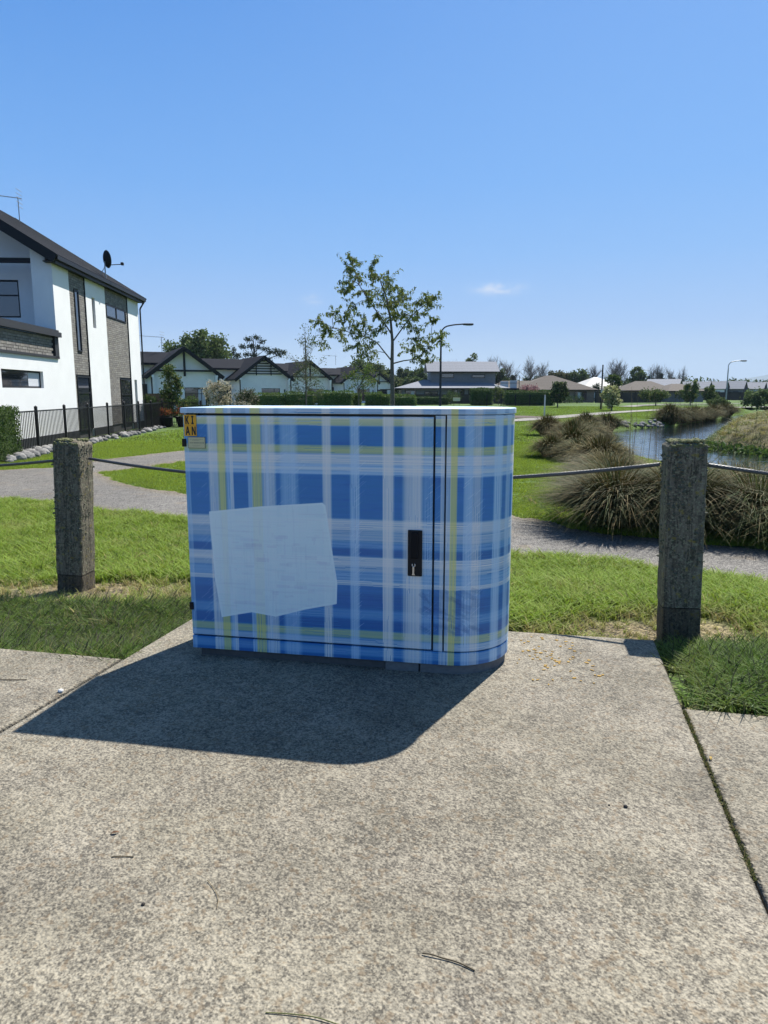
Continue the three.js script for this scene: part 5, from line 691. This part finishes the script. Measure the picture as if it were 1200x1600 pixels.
[['light green tree behind the fourth villa roof', 560, 560, 52, -170, FARG], ['yellowish green tree left of the street tree trunk, behind the villas', 585, 563, 44, -185, FARY], ['dark green tree right of the street tree trunk', 632, 573, 34, -200, FARD], ['bushy green tree behind the left end of the grey house roof', 655, 575, 30, -195, FARG], ['narrow dark tree behind the small far villa', 610, 575, 24, -205, FARD], ['pale yellow green bush tree beside the grey house', 622, 590, 30, -180, FARY], ['low green tree left of the grey house', 645, 588, 30, -175, FARG], ['bright green rounded tree behind the grey house roof', 735, 554, 34, -180, FARY], ['dull green tree at the right end of the grey house roof', 778, 578, 34, -185, FARD], ['olive green tree behind the brown house roof', 872, 577, 34, -200, [[0.10, 0.10, 0.045], [0.12, 0.115, 0.05], [0.08, 0.085, 0.035]]], ['green tree between the brown and the pale roofs', 903, 577, 40, -200, FARG], ['pale green tree in the gap before the ivy-clad trees', 996, 573, 26, -215, FARG], ['low rounded green tree above the far row of houses, left', 1149, 596, 22, -300, FARG], ['low rounded green tree above the far row of houses, right', 1172, 598, 26, -300, FARG], ['small green tree far behind the right lamp post', 1117, 601, 14, -300, FARD], ['low green trees behind the second house of the far row', 1050, 600, 26, -300, FARD]].forEach(([l, px, top, w, z, c], i) => farTree(l, px, top, w, z, 400 + i * 3, c));
// bare trees
function bareGeo(seed, spread) {
  const r = rng(seed), out = [];
  function grow(p, d, len, rad, lvl) {           // a leader that throws side branches at every node
    const n = [6, 5, 4, 3][lvl], seg = len / n; let q = p, v = d;
    for (let i = 0; i < n; i++) {
      const w = [v[0] + (r() - 0.5) * 0.4, v[1] + (r() - 0.4) * 0.25, v[2] + (r() - 0.5) * 0.4], l = Math.hypot(...w); v = w.map(k => k / l);
      const e = [q[0] + v[0] * seg, q[1] + v[1] * seg, q[2] + v[2] * seg], r0 = rad * (1 - i / n * 0.8), r1 = rad * (1 - (i + 1) / n * 0.8); out.push(bar(q, e, r0, r1, lvl < 1 ? 6 : 3)); q = e;
      if (lvl < 3 && (lvl > 0 || i > 0)) for (let k = 0; k < (lvl === 0 ? 3 : 2); k++) { const a = r() * 6.283, t = spread * (0.7 + r() * 0.6), u = [v[0] + Math.cos(a) * t, v[1] + 0.25 * r(), v[2] + Math.sin(a) * t], m = Math.hypot(...u); grow(e, u.map(c => c / m), len * (lvl === 0 ? 0.62 - i * 0.045 : 0.52) * (0.8 + r() * 0.4), r1 * 0.5 + 0.034, lvl + 1); }
    }
  }
  grow([0, -0.2, 0], [0, 1, 0], 11, 0.48, 0); return mergeGeometries(out.map(norm));
}
{
  const V = [bareGeo(501, 0.85), bareGeo(502, 0.75), bareGeo(503, 0.95)]; const hs = V.map(g => { g.computeBoundingBox(); return g.boundingBox.max.y; });
  const twig = new THREE.MeshStandardMaterial({ color: lin(0.10, 0.088, 0.078), roughness: 1 });
  const add = (label, px, top, w, z, v, ivy) => { const k = -z / 1136, h = 1.85 + (612 - top) * -z / 1151, b = V[v].boundingBox, t = thing('bare_tree', label, 'tree', [(px - 600) * k, G, z], v * 2 + px, 'bare trees behind the houses'); const o = part('branches', V[v], twig, t); o.scale.set(w * k / (b.max.x - b.min.x), h / hs[v], w * k / (b.max.x - b.min.x)); if (ivy) { const L = new Leaves(px), r = rng(px); for (let i = 0; i < 40; i++) { const y = r() * h * ivy, q = (0.35 + 0.9 * (1 - y / h / ivy)) * w * k * 0.20, a = r() * 6.28; L.clump(Math.cos(a) * q * r(), y, Math.sin(a) * q * r(), w * k * 0.07, 40, { cols: DEEP, len: 0.5, wid: 0.32 }); } part('ivy', L.geo(), M.leafFar, t, 'dark ivy on the trunk'); } };
  [['bare tree just left of the grey house roof', 672, 558, 46, -215, 0], ['bare tree half hidden behind the grey house ridge', 700, 560, 30, -220, 1], ['tall bare tree right of the grey house roof', 778, 552, 40, -210, 1, 0.3], ['bare tree with dark undergrowth between grey and brown house', 800, 558, 40, -212, 2, 0.55], ['tall bare tree above the brown roof', 823, 555, 46, -210, 0, 0.45], ['bare tree leaning right behind the brown roof', 840, 562, 30, -216, 2], ['bare tree above the pale hip roof, leftmost of three', 928, 566, 34, -190, 1], ['largest bare tree above the pale hip roof', 950, 558, 46, -186, 0], ['bare tree above the brown roof beside the lawn lamp pole', 975, 558, 40, -190, 2], ['bare tree with ivy trunk, left of the far row', 1013, 567, 28, -235, 0, 0.62], ['second ivy-clad bare tree, left of the far row', 1031, 566, 30, -236, 1, 0.66], ['third ivy-clad bare tree above the largest far house', 1051, 572, 22, -238, 2, 0.6], ['last ivy-clad bare tree above the far row', 1064, 570, 26, -237, 0, 0.55]].forEach(a => add(...a));
}
// a low wood along the far skyline, seen between the roofs
{ const r = rng(601), L = new Leaves(602); for (let i = 0; i < 3000; i++) { const x = lerp(-150, 190, r()), z = -260 - r() * 60, h = 2.4 + fbm(x * 0.05, 3, 8, 3) * 5; L.clump(x, r() * h, z, 1.8, 14, { cols: FARD.concat(FARG), len: 1.0, wid: 0.7 }); } const g = L.geo(), o = shadows(new THREE.Mesh(g, M.leafFar)); o.name = 'distant_wood'; o.position.y = G; o.userData = { kind: 'stuff', label: 'low dark line of distant trees behind the houses', category: 'wood' }; scene.add(o); }
// lawn trees at the right
const lawnTree = (name, label, px, base, top, w, cols, seed, o = {}) => { const z = -1.85 * 1151 / (base - 612), k = -z / 1136, h = (base - top) * -z / 1151; return tree(name, label, [(px - 600) * k, G, z], { seed, r0: 0.09, trunkTop: h * 0.75, fork: h * 0.15, clumps: o.clumps ? o.clumps(h, w * k) : crown(w * k * 0.42, h * 0.42, w * k * 0.4, h * 0.56, 42, seed, 0.25), rad: w * k * 0.13, n: 85, len: 0.2, wid: 0.13, cols, far: true, ...o.opt }, 'young trees on the lawn'); };
lawnTree('lawn_tree', 'dark glossy oval tree on the lawn in front of the brown house', 872, 637, 593, 33, GLOSSY.concat(DEEP), 701);
lawnTree('lawn_tree', 'round tree covered with cream flowers beside the lawn path', 957, 642, 604, 38, [[0.46, 0.46, 0.22], [0.32, 0.35, 0.13], [0.12, 0.16, 0.05], [0.52, 0.5, 0.28]], 702);
lawnTree('lawn_tree', 'taller green tree standing behind the cream-flowered tree', 957, 636, 582, 30, GLOSSY, 703);
lawnTree('lawn_tree', 'low wide spreading green tree on the lawn', 1026, 634.5, 606, 52, FARG.concat(GLOSSY), 704, { clumps: (h, w) => crown(w * 0.48, h * 0.22, w * 0.4, h * 0.62, 46, 704, 0.1) });
lawnTree('lawn_tree', 'rounded glossy tree with pale tips, second from the right lamp post', 1080, 633.5, 596, 31, GLOSSY.concat(FRESH), 705); lawnTree('lawn_tree', 'smaller dark rounded tree nearest the right lamp post', 1109, 632.5, 602, 23, GLOSSY, 706);
bush('blossom_shrub', 'pink blossom shrub in front of the brown house', 24.2, -122, 4.2, 3.0, 711, [[0.30, 0.16, 0.17], [0.36, 0.21, 0.21], [0.2, 0.1, 0.11]], 0.3, 30, 30, 0.4);
bush('willow_bush', 'feathery light green bush on the bank at the right edge', 37.6, -73, 3.4, 2.0, 712, [[0.12, 0.17, 0.06], [0.15, 0.2, 0.075], [0.09, 0.13, 0.045]], 0.24, 60, 40); bush('willow_bush', 'low feathery green growth left of the bank bush', 34.6, -75, 2.4, 1.3, 713, FARG, 0.2, 40, 30);
{ // cabbage palm in front of the pale roof
  const p = thing('cabbage_palm', 'dark spiky palm in front of the pale hip roof', 'palm', [39.0, G, -134], 0); part('trunk', bar([0, 0, 0], [0.1, 2.6, 0], 0.16, 0.11), M.bark, p); const L = new Leaves(721); for (let i = 0; i < 130; i++) L.leaf(0.1, 2.6, 0, 1.0 + L.r() * 0.5, 0.10, L.dir(0.15), L.pick(DEEP)); part('crown', L.geo(), M.leafFar, p); }
bush('garden_shrub', 'low dark shrubs at the foot of the brown house', 29.5, -118, 6, 1.0, 731, DEEP.concat(GREEN), 0.25, 30, 24); bush('garden_shrub', 'pale shrub in front of the house left of the spreading tree', 53.0, -130, 2.0, 2.2, 732, FARY, 0.25, 26, 20); bush('garden_shrub', 'yellow green shrub at the corner of the grey house', 16.4, -104, 2.2, 2.7, 733, FARY, 0.22, 36, 26); bush('garden_shrub', 'dark rounded shrub below the grey house windows', 9.8, -106, 3.5, 1.8, 734, GREEN, 0.2, 36, 26);

// ------------------------------------------------------------------ lamps, poles and small things
function lampPost(label, x, z, h, arm, ry, k = 1, m = M.charcoal) { const p = thing('street_lamp', label, 'street lamp', [x, G, z], ry, 'curved street lamps'), R = arm * 0.45; part('pole', [bar([0, 0, 0], [0, h - R * 1.3, 0], 0.11 * k, 0.07 * k, 10)], m, p); part('arm', tube([[0, h - R * 1.32, 0], [0, h - R * 0.7, 0], [R * 0.35, h - R * 0.22, 0], [R, h - 0.02, 0], [arm, h + 0.08, 0]], 0.055 * k, 24, 8), m, p); const lh = part('lamp_head', rbox(0.85 * k, 0.15 * k, 0.3 * k, arm + 0.3 * k, h + 0.05, 0, 0.06), M.charcoal, p); part('lens', rbox(0.5 * k, 0.05, 0.22 * k, arm + 0.35 * k, h - 0.03 * k, 0, 0.02), mat(0.5, 0.5, 0.5, 0.3), lh); part('base', cyl(0.16 * k, 0.15 * k, 0.5, 0, 0, 0, 10), m, p); return p; }
lampPost('tall dark curved street lamp rising behind the cabinet, right of the street tree', 4.65, -60, 7.2, 1.9, 0, 1);
lampPost('grey curved street lamp on the lawn near the right edge', 47.6, -101, 6.0, 1.7, 0, 1, M.galv);
lampPost('faint tiny street lamp far behind the lawn trees', 84, -230, 8.5, 2, 3.14, 1.2, M.galv);
{ const p = thing('light_pole', 'dark straight pole on the lawn left of the cream-flowered tree', 'pole', [22.7, G, -75.8]); part('pole', bar([0, 0, 0], [0, 4.6, 0], 0.10, 0.07, 8), M.black, p); part('notice', rbox(0.22, 0.35, 0.05, 0, 1.9, 0.1, 0.01), M.curtain, p); }
{ const p = thing('marker_post', 'slim white marker post on the lawn beside the path', 'marker post', [12.2, G, -55]); part('post', rbox(0.09, 1.5, 0.09, 0, 0.75, 0, 0.02), mat(0.6, 0.6, 0.58, 0.6), p); part('cap', rbox(0.11, 0.12, 0.11, 0, 1.55, 0, 0.03), mat(0.35, 0.36, 0.36, 0.6), p); }
{ const p = thing('notice_board', 'small cream board standing low in front of the grey house', 'board', [9.6, G, -96]); part('board', rbox(0.95, 0.45, 0.05, 0, 0.85, 0, 0.02), mat(0.62, 0.55, 0.38, 0.7), p); for (const s of [-0.35, 0.35]) part('leg', box(0.06, 0.65, 0.04, s, 0.32, 0), M.paling, p); }
structure('garden_bed', (() => { const g = new THREE.CircleGeometry(1, 40); g.rotateX(-Math.PI / 2); const p = g.attributes.position; for (let i = 0; i < p.count; i++) { const x = p.getX(i), z = p.getZ(i), n = 0.85 + 0.3 * fbm(x * 2, z * 2, 3, 2); p.setXYZ(i, x * 2.6 * n + 9.0, -0.33, z * 2.6 * n - 52.5); } return g; })(), mat(0.10, 0.075, 0.055, 1, { map: T.noise }));
{ const B = thing('rock_edging', 'row of pale stones along the water at the river bend', 'rocks', [0, 0, 0]), r = rng(801); const pts = [[14.3, -44.9], [15.6, -46.3], [17.2, -47.5], [18.6, -48.4], [19.4, -49.2]]; for (let i = 0; i < 60; i++) { const u = r() * 3.99, k = Math.floor(u), t = u - k, x = lerp(pts[k][0], pts[k + 1][0], t) - 0.35 + (r() - 0.5) * 0.9, z = lerp(pts[k][1], pts[k + 1][1], t) - 0.3 + (r() - 0.5) * 0.7, s = 0.08 + r() * 0.11; if (height(x, z) < -0.95) continue; const o = part('stone', T.rocks[i % 5], M.stone[i % 2], B); o.scale.setScalar(s); o.position.set(x, Math.max(height(x, z), -0.95) + s * 0.25, z); o.rotation.y = r() * 6; } }
// distant hills
{ const P = [], I = [], n = 160; for (let i = 0; i <= n; i++) { const a = lerp(-0.2, 1.0, i / n), d = 8000, x = Math.sin(a) * d, z = -Math.cos(a) * d, k = smooth(0.28, 0.62, a), h = 20 + k * (130 + 330 * fbm(a * 7, 2, 3, 4)); P.push(x, -5, z, x * 1.08, h, z * 1.08, x * 1.3, h * 0.8, z * 1.3); if (i < n) { const q = i * 3; I.push(q, q + 3, q + 1, q + 1, q + 3, q + 4, q + 1, q + 4, q + 2, q + 2, q + 4, q + 5); } } const g = new THREE.BufferGeometry(); g.setAttribute('position', new THREE.Float32BufferAttribute(P, 3)); g.setIndex(I); g.computeVertexNormals(); structure('hills', g, new THREE.MeshStandardMaterial({ color: lin(0.09, 0.11, 0.09), roughness: 1, side: THREE.DoubleSide })); }
// litter on the concrete
{
  const leafG = (() => { const s = new THREE.Shape(); s.moveTo(0, 0); s.quadraticCurveTo(0.012, 0.008, 0.03, 0.002); s.quadraticCurveTo(0.016, -0.014, 0, 0); const g = new THREE.ExtrudeGeometry(s, { depth: 0.0008, bevelEnabled: false, curveSegments: 8 }); g.rotateX(-Math.PI / 2); const p = g.attributes.position; for (let i = 0; i < p.count; i++) p.setY(i, p.getY(i) + 0.006 * Math.sin(p.getX(i) * 95) + Math.abs(p.getZ(i)) * 0.35); g.computeVertexNormals(); return g; })();
  single('dead_leaf', leafG, mat(0.11, 0.05, 0.02, 0.8), 'small curled brown leaf on the concrete at the lower left', 'leaf', undefined, [-0.91, 0.001, -2.17], 0.2);
  single('dead_leaf', leafG, mat(0.30, 0.2, 0.04, 0.8), 'small yellow leaf fragment in the right concrete joint', 'leaf', undefined, [1.3, 0.002, -2.65], 1.2);
  const twig = (label, pts, r, c) => single('twig', tube(pts, r, 16, 5), mat(...c, 0.9), label, 'twig', 'twigs and dry stalks on the concrete');
  twig('dark straight twig on the concrete below the brown leaf', [[-0.86, 0.003, -2.05], [-0.83, 0.004, -2.052], [-0.79, 0.003, -2.05]], 0.0016, [0.08, 0.06, 0.03]);
  twig('thin dry stalk lying left in the concrete centre', [[-0.53, 0.003, -1.94], [-0.5, 0.003, -1.9], [-0.48, 0.004, -1.86], [-0.475, 0.003, -1.82]], 0.001, [0.16, 0.12, 0.06]);
  twig('crooked dark twig on the concrete at the bottom right of centre', [[0.1, 0.004, -1.655], [0.12, 0.006, -1.65], [0.15, 0.004, -1.64], [0.19, 0.004, -1.625], [0.23, 0.003, -1.60]], 0.002, [0.09, 0.07, 0.04]);
  twig('long green stalk at the bottom edge of the picture', [[-0.28, 0.003, -1.475], [-0.22, 0.004, -1.47], [-0.16, 0.005, -1.46], [-0.1, 0.003, -1.44]], 0.0014, [0.12, 0.13, 0.04]);
  twig('thin bent stalk on the left slab beside the grass', [[-2.12, 0.004, -3.62], [-2.02, 0.006, -3.50], [-1.95, 0.005, -3.46], [-1.82, 0.004, -3.46]], 0.0022, [0.09, 0.07, 0.04]);
  const peb = (label, x, z, s, c) => { const o = single('pebble', T.rocks[0], mat(...c, 0.9), label, 'pebble', 'specks on the concrete', [x, s * 0.3, z]); o.scale.setScalar(s); };
  peb('small black pebble on the concrete at the right', 0.855, -2.33, 0.008, [0.02, 0.02, 0.02]); peb('tiny dark speck left of the black pebble', 0.80, -2.34, 0.004, [0.03, 0.03, 0.03]); peb('tiny dark speck left of the dry stalk', -0.69, -1.84, 0.006, [0.03, 0.025, 0.02]); peb('small white chip in the left concrete joint', -1.585, -3.32, 0.014, [0.6, 0.6, 0.58]);
  { const q = rng(911), g = []; for (let i = 0; i < 70; i++) { const a = q() * 6.28, d = q() ** 0.7 * 0.38, x = 0.93 + Math.cos(a) * d * 0.7, z = -3.75 + Math.sin(a) * d; if (Math.hypot(x - 0.38, z + 3.83) < 0.36) continue; const c = new THREE.CylinderGeometry(1, 1, 0.0016, 7); c.scale(0.003 + q() * 0.011, 1, 0.003 + q() * 0.008); c.rotateY(q() * 6); c.translate(x, 0.0022, z); g.push(c); } const o = part('lichen_flecks', g, mat(0.30, 0.19, 0.05, 1), scene); o.userData = { kind: 'stuff', label: 'orange lichen flecks on the pad beside the rounded cabinet end', category: 'lichen' }; }
  // moss and weeds in the right joint
  const L = new Leaves(901), r = rng(902); for (let i = 0; i < 1500; i++) { const z = -3.1 + r() ** 1.3 * 1.9; if (fbm(z * 6, 1, 4, 2) < 0.36) continue; L.leaf(LR(z) + (r() - 0.5) * 0.012, -0.012 + r() * 0.010, z, 0.010 + r() * 0.012, 0.005, L.dir(0.6), L.pick([[0.14, 0.14, 0.05], [0.09, 0.11, 0.03], [0.2, 0.17, 0.07]])); } const o = shadows(new THREE.Mesh(L.geo(), M.leaf)); o.name = 'joint_moss'; o.userData = { kind: 'stuff', label: 'moss and tiny weeds in the right concrete joint', category: 'moss' }; scene.add(o);
}
// haze: distant hills fade into the pale air
scene.fog = new THREE.FogExp2(new THREE.Color().setRGB(0.62, 0.76, 0.92), 0.00012);

renderer.render(scene, camera);
